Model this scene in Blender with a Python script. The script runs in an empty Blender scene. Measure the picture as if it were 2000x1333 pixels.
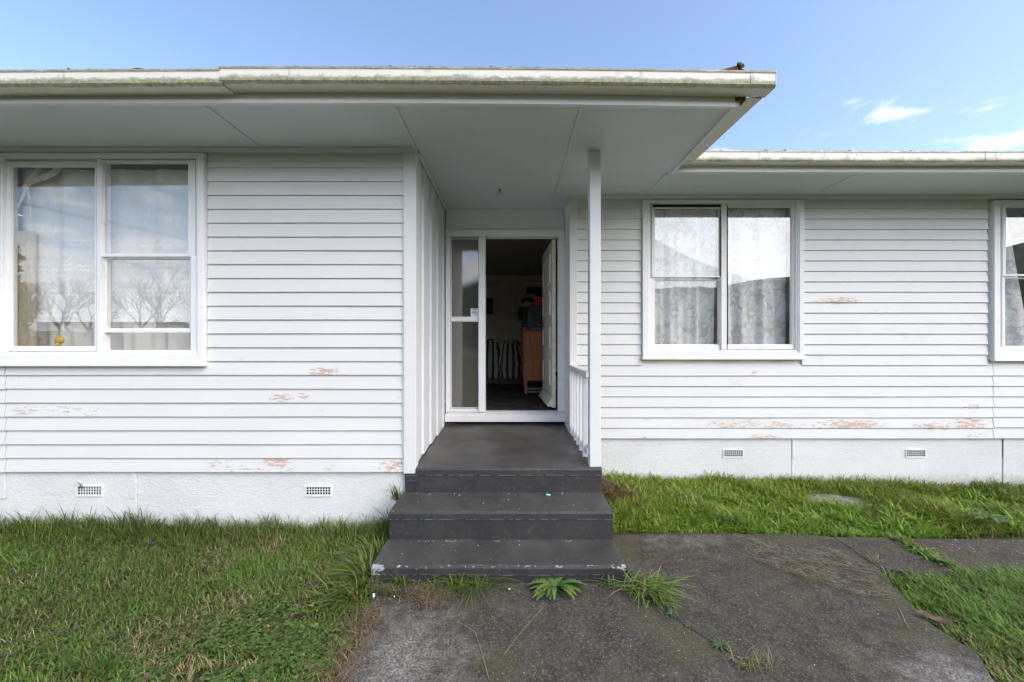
import bpy, bmesh, math, random
import numpy as np
from mathutils import Vector, Matrix, noise as mnoise

random.seed(7)
RNG = np.random.default_rng(11)
R = math.radians
SC = bpy.context.scene
COL = SC.collection

# ------------------------------------------------------------------ camera
F = 777.8           # focal length in pixels of the 2000 px wide photograph
H = 1.52            # eye height
cd = bpy.data.cameras.new('camera')
cd.sensor_width = 36.0
cd.lens = 14.0
cd.clip_start = 0.05
cd.clip_end = 3000
cam = bpy.data.objects.new('camera', cd)
COL.objects.link(cam)
cam.location = (0, 0, H)
cam.rotation_euler = (R(90), 0, 0)
SC.camera = cam

def PX(px, Y): return (px - 1000.0) * Y / F
def PZ(py, Y): return H - (py - 666.5) * Y / F
def GP(px, py, z=0.0):                       # a point of the ground seen at a pixel
    Y = (H - z) * F / (py - 666.5)
    return (PX(px, Y), Y)

# ------------------------------------------------------------------ sky, sun, exposure
SUN_EL, SUN_AZ = R(42), R(132)               # azimuth from +Y towards +X: behind the camera, to the right
w = bpy.data.worlds.new('World')
SC.world = w
w.use_nodes = True
nt = w.node_tree
nt.nodes.clear()
N, L = nt.nodes.new, nt.links.new
wo = N('ShaderNodeOutputWorld')
bg = N('ShaderNodeBackground')
bg.inputs['Strength'].default_value = 0.15
L(bg.outputs[0], wo.inputs[0])
sky = N('ShaderNodeTexSky')
sky.sky_type = 'NISHITA'
sky.sun_disc = False
sky.sun_elevation = SUN_EL
sky.sun_rotation = SUN_AZ
sky.air_density = 1.0
sky.dust_density = 2.2
sky.ozone_density = 2.2
tc = N('ShaderNodeTexCoord')
sep = N('ShaderNodeSeparateXYZ')
L(tc.outputs['Generated'], sep.inputs[0])
def wm(op, a, b=None, c=None):
    n = N('ShaderNodeMath'); n.operation = op
    for i, v in enumerate((a, b, c)):
        if v is None: continue
        if isinstance(v, (int, float)): n.inputs[i].default_value = v
        else: L(v, n.inputs[i])
    return n.outputs[0]
zz = wm('MAXIMUM', sep.outputs[2], 0.0)
den = wm('ADD', zz, 0.10)
cx = wm('DIVIDE', sep.outputs[0], den)
cy = wm('DIVIDE', sep.outputs[1], den)
comb = N('ShaderNodeCombineXYZ')
L(cx, comb.inputs[0]); L(cy, comb.inputs[1])
comb.inputs[2].default_value = 41.3
nz = N('ShaderNodeTexNoise')
nz.inputs['Scale'].default_value = 3.4
nz.inputs['Detail'].default_value = 9
nz.inputs['Roughness'].default_value = 0.55
L(comb.outputs[0], nz.inputs['Vector'])
# coverage: thick near the horizon, none above about 27 degrees
cov = N('ShaderNodeMapRange')
cov.inputs[1].default_value = 0.10; cov.inputs[2].default_value = 0.42
cov.clamp = False; cov.inputs[3].default_value = 0.34; cov.inputs[4].default_value = 0.645
L(zz, cov.inputs[0])
msk = N('ShaderNodeMapRange'); msk.interpolation_type = 'SMOOTHSTEP'
L(wm('SUBTRACT', nz.outputs[0], cov.outputs[0]), msk.inputs[0])
msk.inputs[1].default_value = 0.0; msk.inputs[2].default_value = 0.20
msk.inputs[3].default_value = 0.0; msk.inputs[4].default_value = 0.85
bw = N('ShaderNodeRGBToBW')
L(sky.outputs[0], bw.inputs[0])
cl = N('ShaderNodeCombineColor')
lum = wm('ADD', wm('MULTIPLY', bw.outputs[0], 0.6), 3.2)
L(lum, cl.inputs[0]); L(wm('MULTIPLY', lum, 1.0), cl.inputs[1]); L(wm('MULTIPLY', lum, 1.03), cl.inputs[2])
mx = N('ShaderNodeMix'); mx.data_type = 'RGBA'
tn = N('ShaderNodeMix'); tn.data_type = 'RGBA'; tn.blend_type = 'MULTIPLY'; tn.inputs[0].default_value = 1.0
L(sky.outputs[0], tn.inputs[6]); tn.inputs[7].default_value = (1.04, 1.0, 0.98, 1)
L(msk.outputs[0], mx.inputs[0]); L(tn.outputs[2], mx.inputs[6]); L(cl.outputs[0], mx.inputs[7])
L(mx.outputs[2], bg.inputs['Color'])

sd = bpy.data.lights.new('sun', 'SUN')
sd.energy = 0.8
sd.angle = R(75)                             # a veiled sun: light without hard shadows
sd.color = (1.0, 0.985, 0.935)
so = bpy.data.objects.new('sun', sd)
COL.objects.link(so)
so.location = (8, -20, 20)
dirv = Vector((math.sin(SUN_AZ) * math.cos(SUN_EL), math.cos(SUN_AZ) * math.cos(SUN_EL), math.sin(SUN_EL)))
so.rotation_euler = dirv.to_track_quat('Z', 'Y').to_euler()

SC.view_settings.view_transform = 'Standard'
SC.view_settings.look = 'None'
SC.view_settings.exposure = 1.22
SC.view_settings.gamma = 1.0
SC.view_settings.use_curve_mapping = False
SC.render.engine = 'CYCLES'
SC.cycles.use_denoising = True
SC.cycles.max_bounces = 8
SC.cycles.diffuse_bounces = 5
SC.cycles.transparent_max_bounces = 24

# ------------------------------------------------------------------ materials
class G:
    """a little node-graph writer"""
    def __init__(s, name):
        s.m = bpy.data.materials.new(name); s.m.use_nodes = True
        s.t = s.m.node_tree; s.t.nodes.clear()
        s.out = s.t.nodes.new('ShaderNodeOutputMaterial')
    def n(s, typ, **kw):
        x = s.t.nodes.new(typ)
        for k, v in kw.items(): setattr(x, k, v)
        return x
    def put(s, sock, v):
        if v is None: return
        if hasattr(v, 'is_output'): s.t.links.new(v, sock)
        elif isinstance(v, (tuple, list)) and len(v) == 3 and sock.type == 'RGBA': sock.default_value = (*v, 1)
        else: sock.default_value = v
    def pos(s): return s.n('ShaderNodeNewGeometry').outputs['Position']
    def scaled(s, vec, sc, off=(0, 0, 0)):
        m = s.n('ShaderNodeMapping'); s.put(m.inputs[0], vec)
        m.inputs['Scale'].default_value = sc; m.inputs['Location'].default_value = off
        return m.outputs[0]
    def noise(s, vec, scale, detail=4, rough=0.55, dist=0.0):
        x = s.n('ShaderNodeTexNoise'); s.put(x.inputs['Vector'], vec)
        x.inputs['Scale'].default_value = scale; x.inputs['Detail'].default_value = detail
        x.inputs['Roughness'].default_value = rough; x.inputs['Distortion'].default_value = dist
        return x.outputs[0]
    def voro(s, vec, scale, feat='F1', rand=1.0):
        x = s.n('ShaderNodeTexVoronoi', feature=feat); s.put(x.inputs['Vector'], vec)
        x.inputs['Scale'].default_value = scale; x.inputs['Randomness'].default_value = rand
        return x
    def math(s, op, a, b=None, c=None):
        x = s.n('ShaderNodeMath', operation=op)
        for i, v in enumerate((a, b, c)): s.put(x.inputs[i], v) if v is not None else None
        return x.outputs[0]
    def ramp(s, v, a, b, lo=0.0, hi=1.0, smooth=True):
        x = s.n('ShaderNodeMapRange', interpolation_type='SMOOTHSTEP' if smooth else 'LINEAR')
        s.put(x.inputs[0], v)
        for i, q in enumerate((a, b, lo, hi)): x.inputs[i + 1].default_value = q
        return x.outputs[0]
    def mix(s, f, a, b):
        x = s.n('ShaderNodeMix', data_type='RGBA')
        s.put(x.inputs[0], f); s.put(x.inputs[6], a); s.put(x.inputs[7], b)
        return x.outputs[2]
    def attr(s, name): return s.n('ShaderNodeAttribute', attribute_name=name)
    def bump(s, h, strength=0.3, dist=0.01):
        x = s.n('ShaderNodeBump'); s.put(x.inputs['Height'], h)
        x.inputs['Strength'].default_value = strength; x.inputs['Distance'].default_value = dist
        return x.outputs[0]
    def bsdf(s, col, rough=0.6, spec=0.4, normal=None, **kw):
        p = s.n('ShaderNodeBsdfPrincipled')
        s.put(p.inputs['Base Color'], col); s.put(p.inputs['Roughness'], rough)
        s.put(p.inputs['Specular IOR Level'], spec)
        if normal is not None: s.put(p.inputs['Normal'], normal)
        for k, v in kw.items(): s.put(p.inputs[k], v)
        return p.outputs[0]
    def shader(s, kind, **kw):
        x = s.n(kind)
        for k, v in kw.items(): s.put(x.inputs[k], v)
        return x.outputs[0]
    def mixs(s, f, a, b):
        x = s.n('ShaderNodeMixShader'); s.put(x.inputs[0], f)
        s.t.links.new(a, x.inputs[1]); s.t.links.new(b, x.inputs[2])
        return x.outputs[0]
    def done(s, sh):
        s.t.links.new(sh, s.out.inputs[0]); return s.m

def simple(name, col, rough=0.6, var=0.12, scale=8, bump=0.0, bscale=60, spec=0.4, stretch=(1, 1, 1)):
    g = G(name); p = g.scaled(g.pos(), stretch)
    n1 = g.noise(p, scale, 5)
    dark = tuple(c * (1 - var) for c in col); lite = tuple(min(1, c * (1 + var)) for c in col)
    c = g.mix(g.ramp(n1, 0.3, 0.7), dark, lite)
    nm = g.bump(g.noise(p, bscale, 4), bump, 0.004) if bump else None
    return g.done(g.bsdf(c, rough, spec, nm))

def paint(name, col, grime=0.5, peel=True, dirt_col=(0.30, 0.29, 0.24)):
    """old exterior paint: faint brush and dust variation, specks, and bare timber where the 'peel' attribute says"""
    g = G(name); p = g.pos()
    oi = g.n('ShaderNodeObjectInfo')
    big = g.noise(g.scaled(p, (0.8, 0.8, 2.0)), 1.6, 4)
    brush = g.noise(g.scaled(p, (3, 3, 90)), 1.5, 3)
    c = g.mix(g.ramp(big, 0.3, 0.72), tuple(x * 0.955 for x in col), col)
    c = g.mix(g.math('MULTIPLY', g.ramp(brush, 0.45, 0.75), 0.10), c, tuple(x * 0.86 for x in col))
    c = g.mix(g.math('MULTIPLY', oi.outputs['Random'], 0.07), c, tuple(x * 0.8 for x in col))
    # little specks and scuffs
    v = g.voro(g.scaled(p, (1, 1, 1.6)), 17)
    spk = g.math('MULTIPLY', g.ramp(v.outputs['Distance'], 0.05, 0.02), g.ramp(g.noise(p, 5, 2), 0.55, 0.66))
    c = g.mix(g.math('MULTIPLY', spk, 0.7 * grime), c, dirt_col)
    sm = g.noise(g.scaled(p, (2, 2, 5)), 2.2, 6, 0.65)
    c = g.mix(g.math('MULTIPLY', g.ramp(sm, 0.56, 0.80), 0.22 * grime), c, dirt_col)
    h = g.math('MULTIPLY', brush, 0.3)
    if peel:
        a = g.attr('peel').outputs['Fac']
        pn = g.noise(g.scaled(p, (16, 16, 75)), 1.0, 5, 0.62, 0.4)
        pn2 = g.noise(g.scaled(p, (60, 60, 150)), 1.0, 3)
        lvl = g.math('ADD', g.math('ADD', g.math('MULTIPLY', pn, 1.35), g.math('MULTIPLY', pn2, 0.35)), g.math('MULTIPLY', a, 0.50))
        m = g.math('MULTIPLY', g.ramp(lvl, 1.275, 1.295), g.ramp(a, 0.05, 0.15))
        m0 = g.math('MULTIPLY', g.ramp(lvl, 1.235, 1.25), g.ramp(a, 0.05, 0.15))
        prim = g.mix(g.ramp(pn2, 0.35, 0.65), (0.50, 0.31, 0.23), (0.62, 0.47, 0.39))
        wood = g.mix(g.ramp(pn2, 0.3, 0.7), (0.40, 0.37, 0.33), (0.62, 0.56, 0.50))
        bare = g.mix(g.attr('grey').outputs['Fac'], prim, wood)
        c = g.mix(g.math('MULTIPLY', m0, 0.45), c, (0.55, 0.53, 0.50))
        c = g.mix(m, c, bare)
        h = g.math('SUBTRACT', h, g.math('MULTIPLY', m, 1.0))
    return g.done(g.bsdf(c, 0.5, 0.35, g.bump(h, 0.35, 0.0025)))

WALL = (0.730, 0.735, 0.722)
M_BOARD = paint('weatherboard_paint', WALL, 0.9)
M_TRIM = paint('trim_paint', (0.86, 0.865, 0.865), 0.7, peel=False)
M_POST = paint('post_paint', (0.745, 0.755, 0.75), 0.7, peel=False)
M_TRIMOLD = paint('grimy_trim_paint', (0.83, 0.83, 0.815), 1.8, peel=False)
M_PORCH = paint('porch_paint', (0.77, 0.785, 0.80), 0.6, peel=False)
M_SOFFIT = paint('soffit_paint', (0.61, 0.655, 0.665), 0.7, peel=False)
M_FASCIA = paint('fascia_paint', (0.80, 0.80, 0.78), 0.9, peel=False)

def mk_gutter():
    g = G('gutter_paint'); p = g.pos()
    hz = g.attr('low').outputs['Fac']              # 1 along the bottom bead where moss clings
    n1 = g.noise(g.scaled(p, (5, 5, 12)), 1.6, 7, 0.7)
    streak = g.noise(g.scaled(p, (22, 22, 2.2)), 1.2, 4, 0.6)
    spots = g.noise(p, 42, 6, 0.7)
    c = g.mix(g.ramp(n1, 0.35, 0.7), (0.72, 0.70, 0.62), (0.77, 0.755, 0.69))
    # algae
    lv = g.math('ADD', g.math('MULTIPLY', hz, 0.42), g.math('ADD', g.math('MULTIPLY', n1, 0.5), g.math('MULTIPLY', spots, 0.3)))
    m = g.ramp(lv, 0.55, 0.72)
    c = g.mix(g.math('MULTIPLY', m, 0.85), c, g.mix(g.ramp(spots, 0.35, 0.65), (0.12, 0.115, 0.035), (0.33, 0.32, 0.19)))
    st = g.math('MULTIPLY', g.ramp(streak, 0.55, 0.70), g.ramp(n1, 0.46, 0.62))
    c = g.mix(g.math('MULTIPLY', st, 0.6), c, (0.36, 0.36, 0.17))
    v = g.voro(p, 38)
    sp = g.math('MULTIPLY', g.ramp(v.outputs['Distance'], 0.13, 0.06), g.ramp(g.noise(p, 7, 3), 0.55, 0.65))
    c = g.mix(g.math('MULTIPLY', sp, 0.6), c, (0.16, 0.15, 0.09))
    return g.done(g.bsdf(c, 0.5, 0.4, g.bump(spots, 0.15, 0.003)))
M_GUTTER = mk_gutter()

def mk_stucco():
    g = G('foundation_roughcast'); p = g.pos()
    n1 = g.noise(g.scaled(p, (1, 1, 1.6)), 21, 6, 0.55, 0.7)
    n2 = g.noise(g.scaled(p, (1, 1, 1.5)), 60, 5, 0.6, 0.4)
    ridge = g.math('ABSOLUTE', g.math('SUBTRACT', n1, 0.5))
    h = g.math('ADD', g.ramp(ridge, 0.0, 0.07, 1.0, 0.0), g.math('MULTIPLY', n2, 1.3))
    big = g.noise(p, 1.3, 4)
    c = g.mix(g.ramp(big, 0.3, 0.7), (0.70, 0.71, 0.705), (0.755, 0.765, 0.76))
    z = g.n('ShaderNodeSeparateXYZ'); g.put(z.inputs[0], p)
    low = g.math('ADD', g.ramp(z.outputs[2], 0.22, 0.0), g.math('MULTIPLY', g.math('SUBTRACT', n1, 0.5), 1.2))
    c = g.mix(g.math('MULTIPLY', g.ramp(low, 0.35, 0.95), 0.50), c, (0.36, 0.37, 0.29))   # splash dirt along the ground
    v = g.voro(p, 14)
    sp = g.math('MULTIPLY', g.ramp(v.outputs['Distance'], 0.10, 0.06), g.ramp(g.noise(p, 3, 2), 0.60, 0.68))
    c = g.mix(g.math('MULTIPLY', sp, 0.5), c, (0.86, 0.87, 0.87))
    return g.done(g.bsdf(c, 0.75, 0.25, g.bump(h, 0.42, 0.006)))
M_FOUND = mk_stucco()

def mk_step():
    g = G('painted_concrete_step'); p = g.pos()
    wr = g.attr('wear').outputs['Fac']
    n1 = g.noise(p, 3, 6, 0.6); n2 = g.noise(p, 26, 6, 0.65); n3 = g.noise(g.scaled(p, (6, 40, 40)), 1.4, 4)
    c = g.mix(g.ramp(n1, 0.3, 0.7), (0.028, 0.028, 0.028), (0.044, 0.044, 0.043))
    c = g.mix(g.math('MULTIPLY', g.ramp(n2, 0.5, 0.8), 0.38), c, (0.13, 0.125, 0.115))
    c = g.mix(g.math('MULTIPLY', g.attr('tone').outputs['Fac'], g.ramp(n1, 0.3, 0.7, 0.30, 0.95)), c, (0.115, 0.108, 0.092))  # treads paler towards the back, the landing palest
    c = g.mix(g.math('MULTIPLY', g.ramp(n3, 0.62, 0.8), 0.15), c, (0.2, 0.2, 0.2))
    pn = g.noise(g.scaled(p, (22, 34, 34)), 1.5, 6, 0.62, 0.3)
    lv = g.math('ADD', g.math('MULTIPLY', pn, 1.2), g.math('MULTIPLY', wr, 0.62))
    m = g.math('MULTIPLY', g.ramp(lv, 1.03, 1.06), g.ramp(wr, 0.05, 0.15))
    c = g.mix(m, c, g.mix(g.ramp(n2, 0.35, 0.65), (0.20, 0.20, 0.195), (0.38, 0.38, 0.37)))
    ln_ = g.math('MULTIPLY', g.attr('line').outputs['Fac'], g.ramp(g.noise(g.scaled(p, (9, 1, 1)), 2.0, 3), 0.40, 0.56))
    c = g.mix(g.math('MULTIPLY', ln_, 0.75), c, (0.33, 0.32, 0.30))
    v = g.voro(g.scaled(p, (1, 1, 1)), 42)
    sp = g.math('MULTIPLY', g.ramp(v.outputs['Distance'], 0.085, 0.05), g.ramp(g.noise(p, 6, 3), 0.56, 0.64))
    c = g.mix(g.math('MULTIPLY', sp, 0.8), c, (0.42, 0.41, 0.38))
    h = g.math('SUBTRACT', g.math('MULTIPLY', n2, 0.6), m)
    return g.done(g.bsdf(c, 0.50, 0.5, g.bump(h, 0.35, 0.004)))
M_STEP = mk_step()

def mk_concrete():
    g = G('exposed_aggregate_concrete'); p = g.pos()
    big = g.noise(g.scaled(p, (1, 1, 1), (3.1, 1.7, 0)), 1.15, 5, 0.6)
    med = g.noise(p, 7, 7, 0.7); fine = g.noise(p, 85, 4, 0.7)
    c = g.mix(g.ramp(med, 0.3, 0.72), (0.032, 0.029, 0.023), (0.070, 0.062, 0.049))
    c = g.mix(g.math('MULTIPLY', g.ramp(g.noise(p, 60, 6, 0.8), 0.48, 0.66), 0.55), c, (0.175, 0.16, 0.128))
    pale = g.mix(g.ramp(fine, 0.36, 0.64), (0.075, 0.071, 0.062), (0.31, 0.30, 0.27))
    s = g.n('ShaderNodeSeparateXYZ'); g.put(s.inputs[0], p)
    def blob(x, y, rx, ry):
        dx = g.math('DIVIDE', g.math('SUBTRACT', s.outputs[0], x), rx)
        dy = g.math('DIVIDE', g.math('SUBTRACT', s.outputs[1], y), ry)
        return g.ramp(g.math('SQRT', g.math('ADD', g.math('MULTIPLY', dx, dx), g.math('MULTIPLY', dy, dy))), 1.0, 0.0)
    lf = blob(-0.52, 1.85, 0.55, 0.75)             # scrubbed pale patches
    rt = blob(1.95, 1.72, 0.62, 0.42)
    up = blob(1.3, 3.02, 0.9, 0.22)
    pm = g.math('ADD', g.math('MAXIMUM', g.math('MULTIPLY', lf, 0.62), g.math('MAXIMUM', g.math('MULTIPLY', rt, 0.62), g.math('MULTIPLY', up, 0.33))),
                g.math('MULTIPLY', g.math('SUBTRACT', med, 0.5), 1.1))
    c = g.mix(g.math('MULTIPLY', g.ramp(pm, 0.06, 0.75), g.ramp(g.noise(p, 16, 5, 0.7), 0.34, 0.60, 0.35, 1.0)), c, pale)
    moss = g.math('MULTIPLY', g.ramp(g.noise(g.scaled(p, (1, 1, 1), (9, 4, 0)), 2.1, 5, 0.6), 0.50, 0.66), g.ramp(pm, 0.4, 0.1))
    c = g.mix(g.math('MULTIPLY', moss, 0.6), c, g.mix(g.ramp(fine, 0.4, 0.6), (0.05, 0.052, 0.022), (0.10, 0.095, 0.05)))
    # aggregate: pale chips of two sizes
    wp = g.n('ShaderNodeVectorMath', operation='ADD'); g.put(wp.inputs[0], p); wn_ = g.n('ShaderNodeTexNoise'); g.put(wn_.inputs['Vector'], p); wn_.inputs['Scale'].default_value = 90; ws = g.n('ShaderNodeVectorMath', operation='SCALE'); g.put(ws.inputs[0], wn_.outputs['Color']); ws.inputs['Scale'].default_value = 0.018; g.put(wp.inputs[1], ws.outputs[0])
    v = g.voro(wp.outputs[0], 62); v2 = g.voro(wp.outputs[0], 130)
    keep = g.n('ShaderNodeSeparateColor'); g.put(keep.inputs[0], v.outputs['Color'])
    chip = g.math('MULTIPLY', g.math('LESS_THAN', v.outputs['Distance'], g.math('MULTIPLY', keep.outputs[2], 0.30)), g.ramp(keep.outputs[0], 0.70, 0.90))
    chip = g.math('MULTIPLY', chip, g.ramp(med, 0.38, 0.55))
    keep2 = g.n('ShaderNodeSeparateColor'); g.put(keep2.inputs[0], v2.outputs['Color'])
    chip2 = g.math('MULTIPLY', g.ramp(v2.outputs['Distance'], 0.40, 0.25), g.ramp(keep2.outputs[0], 0.66, 0.72))
    c = g.mix(g.math('MULTIPLY', chip2, 0.55), c, (0.26, 0.25, 0.23))
    c = g.mix(g.math('MULTIPLY', chip, 0.95), c, g.mix(keep.outputs[1], (0.30, 0.28, 0.24), (0.70, 0.69, 0.66)))
    h = g.math('ADD', g.math('MULTIPLY', fine, 0.7), g.math('ADD', g.math('MULTIPLY', chip, 0.5), g.math('MULTIPLY', med, 0.8)))
    return g.done(g.bsdf(c, 0.85, 0.25, g.bump(h, 0.6, 0.006)))
M_CONC = mk_concrete()

def mk_ground():
    g = G('soil_and_thatch'); p = g.pos()
    n1 = g.noise(p, 3.0, 6, 0.6); n2 = g.noise(p, 40, 5, 0.7)
    c = g.mix(g.ramp(n1, 0.35, 0.65), (0.035, 0.045, 0.016), (0.085, 0.072, 0.036))
    c = g.mix(g.ramp(n2, 0.4, 0.7), c, (0.10, 0.10, 0.05))
    # beyond the garden: plain grassland
    return g.done(g.bsdf(c, 0.95, 0.1, g.bump(n2, 0.8, 0.02)))
M_GROUND = mk_ground()

def mk_leaf(name, trans=0.28, rough=0.5):
    g = G(name); a = g.attr('tint').outputs['Color']
    d = g.bsdf(a, rough, 0.3)
    t = g.shader('ShaderNodeBsdfTranslucent', Color=a)
    return g.done(g.mixs(trans, d, t))
M_GRASS = mk_leaf('grass_blade')

def mk_glass(name, ior=1.88, obscure=False):
    g = G(name); p = g.pos()
    lw = g.n('ShaderNodeLayerWeight'); lw.inputs[0].default_value = 0.5
    r0 = ((ior - 1) / (ior + 1)) ** 2
    frv = g.math('ADD', r0, g.math('MULTIPLY', g.math('POWER', lw.outputs['Facing'], 5.0), 1 - r0))
    if not obscure:
        gl = g.shader('ShaderNodeBsdfGlossy', Color=(0.97, 0.98, 1.0), Roughness=0.0)
        tr = g.shader('ShaderNodeBsdfTransparent', Color=(1.0, 1.0, 1.0))
        sh = g.mixs(frv, tr, gl)
        df = g.shader('ShaderNodeBsdfDiffuse', Color=(0.62, 0.61, 0.56))
        sm = g.noise(g.scaled(p, (1, 1, 0.6)), 7, 7, 0.7)
        return g.done(g.mixs(g.math('MULTIPLY', g.ramp(sm, 0.45, 0.80), 0.10), sh, df))
    v = g.voro(g.scaled(p, (1, 1, 1)), 130)
    nm = g.bump(v.outputs['Distance'], 0.025, 0.002)
    gl = g.shader('ShaderNodeBsdfGlossy', Color=(1, 0.98, 0.95), Roughness=0.01, Normal=nm)
    tl = g.shader('ShaderNodeBsdfTranslucent', Color=(0.55, 0.55, 0.50))
    df = g.shader('ShaderNodeBsdfDiffuse', Color=(0.20, 0.20, 0.18))
    tr = g.shader('ShaderNodeBsdfTransparent', Color=(0.45, 0.45, 0.42))
    body = g.mixs(0.45, g.mixs(0.5, tl, df), tr)
    return g.done(g.mixs(frv, body, gl))
M_GLASS = mk_glass('window_glass')
M_OBSC = mk_glass('obscure_glass', 2.3, True)

def mk_lace(name, kind):
    g = G(name); p = g.pos()
    s = g.n('ShaderNodeSeparateXYZ'); g.put(s.inputs[0], p)
    x, z = s.outputs[0], s.outputs[2]
    flat = g.n('ShaderNodeCombineXYZ'); g.put(flat.inputs[0], x); g.put(flat.inputs[1], z)
    u = g.attr('cloth')                                  # cloth-length coordinates, follow the folds
    uv = u.outputs['Vector']
    su = g.n('ShaderNodeSeparateXYZ'); g.put(su.inputs[0], uv)
    if kind == 'floral':
        wob = g.noise(uv, 9, 3, 0.5)
        def petals(scale, np_, rad, seedoff):
            q = g.scaled(uv, (1, 1, 1), (seedoff, seedoff * 0.7, 0))
            v = g.voro(q, scale, 'F1', 0.75)
            vs_ = g.n('ShaderNodeVectorMath', operation='SUBTRACT'); g.put(vs_.inputs[0], g.scaled(q, (scale, scale, scale)) if False else q); g.put(vs_.inputs[1], v.outputs['Position'])
            e = g.n('ShaderNodeSeparateXYZ'); g.put(e.inputs[0], vs_.outputs[0])
            th = g.math('ARCTAN2', e.outputs[1], e.outputs[0])
            cc = g.n('ShaderNodeSeparateColor'); g.put(cc.inputs[0], v.outputs['Color'])
            lobe = g.math('ABSOLUTE', g.math('COSINE', g.math('ADD', g.math('MULTIPLY', th, np_ / 2), g.math('MULTIPLY', cc.outputs[0], 6.0))))
            rim = g.math('MULTIPLY', g.math('ADD', 0.45, g.math('MULTIPLY', lobe, 0.55)), rad)
            d = g.math('ADD', v.outputs['Distance'], g.math('MULTIPLY', g.math('SUBTRACT', wob, 0.5), 0.22))
            body = g.ramp(g.math('SUBTRACT', rim, d), 0.0, 0.05)
            vein = g.ramp(g.math('ABSOLUTE', g.math('SUBTRACT', d, g.math('MULTIPLY', rim, 0.55))), 0.02, 0.06)
            eye = g.ramp(d, 0.06, 0.10)
            return g.math('MULTIPLY', body, g.math('MULTIPLY', g.math('ADD', 0.45, g.math('MULTIPLY', vein, 0.55)), eye))
        big = petals(5.0, 5.0, 0.66, 0.0)
        small = petals(13.0, 6.0, 0.50, 3.7)
        leafy = petals(8.5, 3.0, 0.60, 8.1)
        pat = g.math('MAXIMUM', big, g.math('MAXIMUM', g.math('MULTIPLY', small, 0.8), g.math('MULTIPLY', leafy, 0.75)))
        al = g.ramp(pat, 0.0, 1.0, 0.70, 0.98)
    elif kind == 'scallop':
        wob = g.noise(uv, 14, 3, 0.5)
        row = g.math('ADD', g.math('MULTIPLY', su.outputs[1], 150.0), g.math('MULTIPLY', g.math('ABSOLUTE', g.math('SINE', g.math('MULTIPLY', su.outputs[0], 75.0))), 1.8))
        fr = g.ramp(g.math('SINE', g.math('ADD', row, g.math('MULTIPLY', wob, 9.0))), -0.1, 0.6)
        band = g.math('MULTIPLY', g.ramp(wob, 0.40, 0.56), g.math('MAXIMUM', g.ramp(su.outputs[1], 0.16, 0.10), g.math('MULTIPLY', g.ramp(g.math('SINE', g.math('MULTIPLY', su.outputs[1], 31.0)), 0.1, 0.7), g.ramp(su.outputs[1], 0.75, 0.6))))
        band2 = g.math('MAXIMUM', band, g.math('MULTIPLY', g.ramp(wob, 0.57, 0.64), g.ramp(su.outputs[1], 1.0, 0.7)))
        pat = g.math('MULTIPLY', fr, band2)
        al = g.ramp(pat, 0.0, 1.0, 0.78, 0.92)
    else:                                                # printed waves on an opaque lining
        row = g.math('ADD', g.math('MULTIPLY', su.outputs[1], 300.0), g.math('MULTIPLY', g.math('SINE', g.math('MULTIPLY', su.outputs[0], 170.0)), 1.5))
        pat = g.ramp(g.math('SINE', row), 0.80, 0.97)
        al = 1.0
    weave = g.noise(g.scaled(uv, (400, 400, 1)), 1.0, 1)
    base = (0.90, 0.905, 0.89) if kind != 'wave' else None
    if kind == 'wave':
        c = g.mix(g.math('MULTIPLY', pat, 0.55), (0.80, 0.785, 0.74), (0.42, 0.41, 0.38))
    else:
        c = g.mix(g.math('MULTIPLY', weave, 0.25), base, (0.78, 0.79, 0.78))
    cl_ = g.mixs(0.15, g.shader('ShaderNodeBsdfDiffuse', Color=c), g.shader('ShaderNodeBsdfTranslucent', Color=c))
    if kind == 'wave': return g.done(cl_)
    return g.done(g.mixs(al, g.shader('ShaderNodeBsdfTransparent'), cl_))
M_LACE = mk_lace('floral_lace', 'floral')
M_NET = mk_lace('scalloped_net', 'scallop')
M_WAVE = mk_lace('wave_print_lining', 'wave')

M_ROOF = simple('roof_paint', (0.13, 0.045, 0.035), 0.6, 0.3, 6, 0.3, 40)
M_STONE = simple('stepping_stone_concrete', (0.20, 0.19, 0.165), 0.9, 0.3, 14, 0.4, 90, 0.2)
M_DARK = simple('shade_and_skirting_black', (0.012, 0.012, 0.012), 0.9, 0.2)  # shade painted into the vents and the sash gap; also the skirting colour
M_INWALL = simple('hall_wall_paint', (0.84, 0.78, 0.64), 0.8, 0.08, 3)
M_INCEIL = simple('hall_ceiling_paint', (0.40, 0.39, 0.36), 0.85, 0.05, 3)
M_CARPET = simple('charcoal_carpet', (0.06, 0.056, 0.053), 0.95, 0.35, 6, 0.4, 300, 0.1)
M_LINO = simple('olive_lino', (0.20, 0.19, 0.12), 0.35, 0.15, 5)
M_WOOD = simple('chest_wood', (0.56, 0.215, 0.085), 0.42, 0.2, 3, 0.05, 60, 0.4, (10, 10, 1))
M_WOODTOP = simple('chest_top_wood', (0.30, 0.16, 0.06), 0.4, 0.2, 3, 0.0, 60, 0.4, (2, 10, 10))
M_BLACK = simple('black_plastic', (0.014, 0.014, 0.016), 0.5, 0.2, 9)
M_SPKR = simple('charcoal_vinyl', (0.04, 0.04, 0.048), 0.5, 0.15, 9)
M_GREY = simple('grey_plastic', (0.20, 0.21, 0.23), 0.5, 0.1, 9)
M_RED = simple('red_card', (0.55, 0.012, 0.018), 0.45, 0.1, 9)
M_STRAW = simple('straw', (0.34, 0.22, 0.09), 0.8, 0.25, 60, 0.4, 300, 0.2, (1, 1, 4))
M_CREAM = simple('cream_paint', (0.70, 0.65, 0.54), 0.55, 0.12, 12)
M_DOOR = paint('door_paint', (0.74, 0.72, 0.68), 1.3, peel=False)
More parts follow.
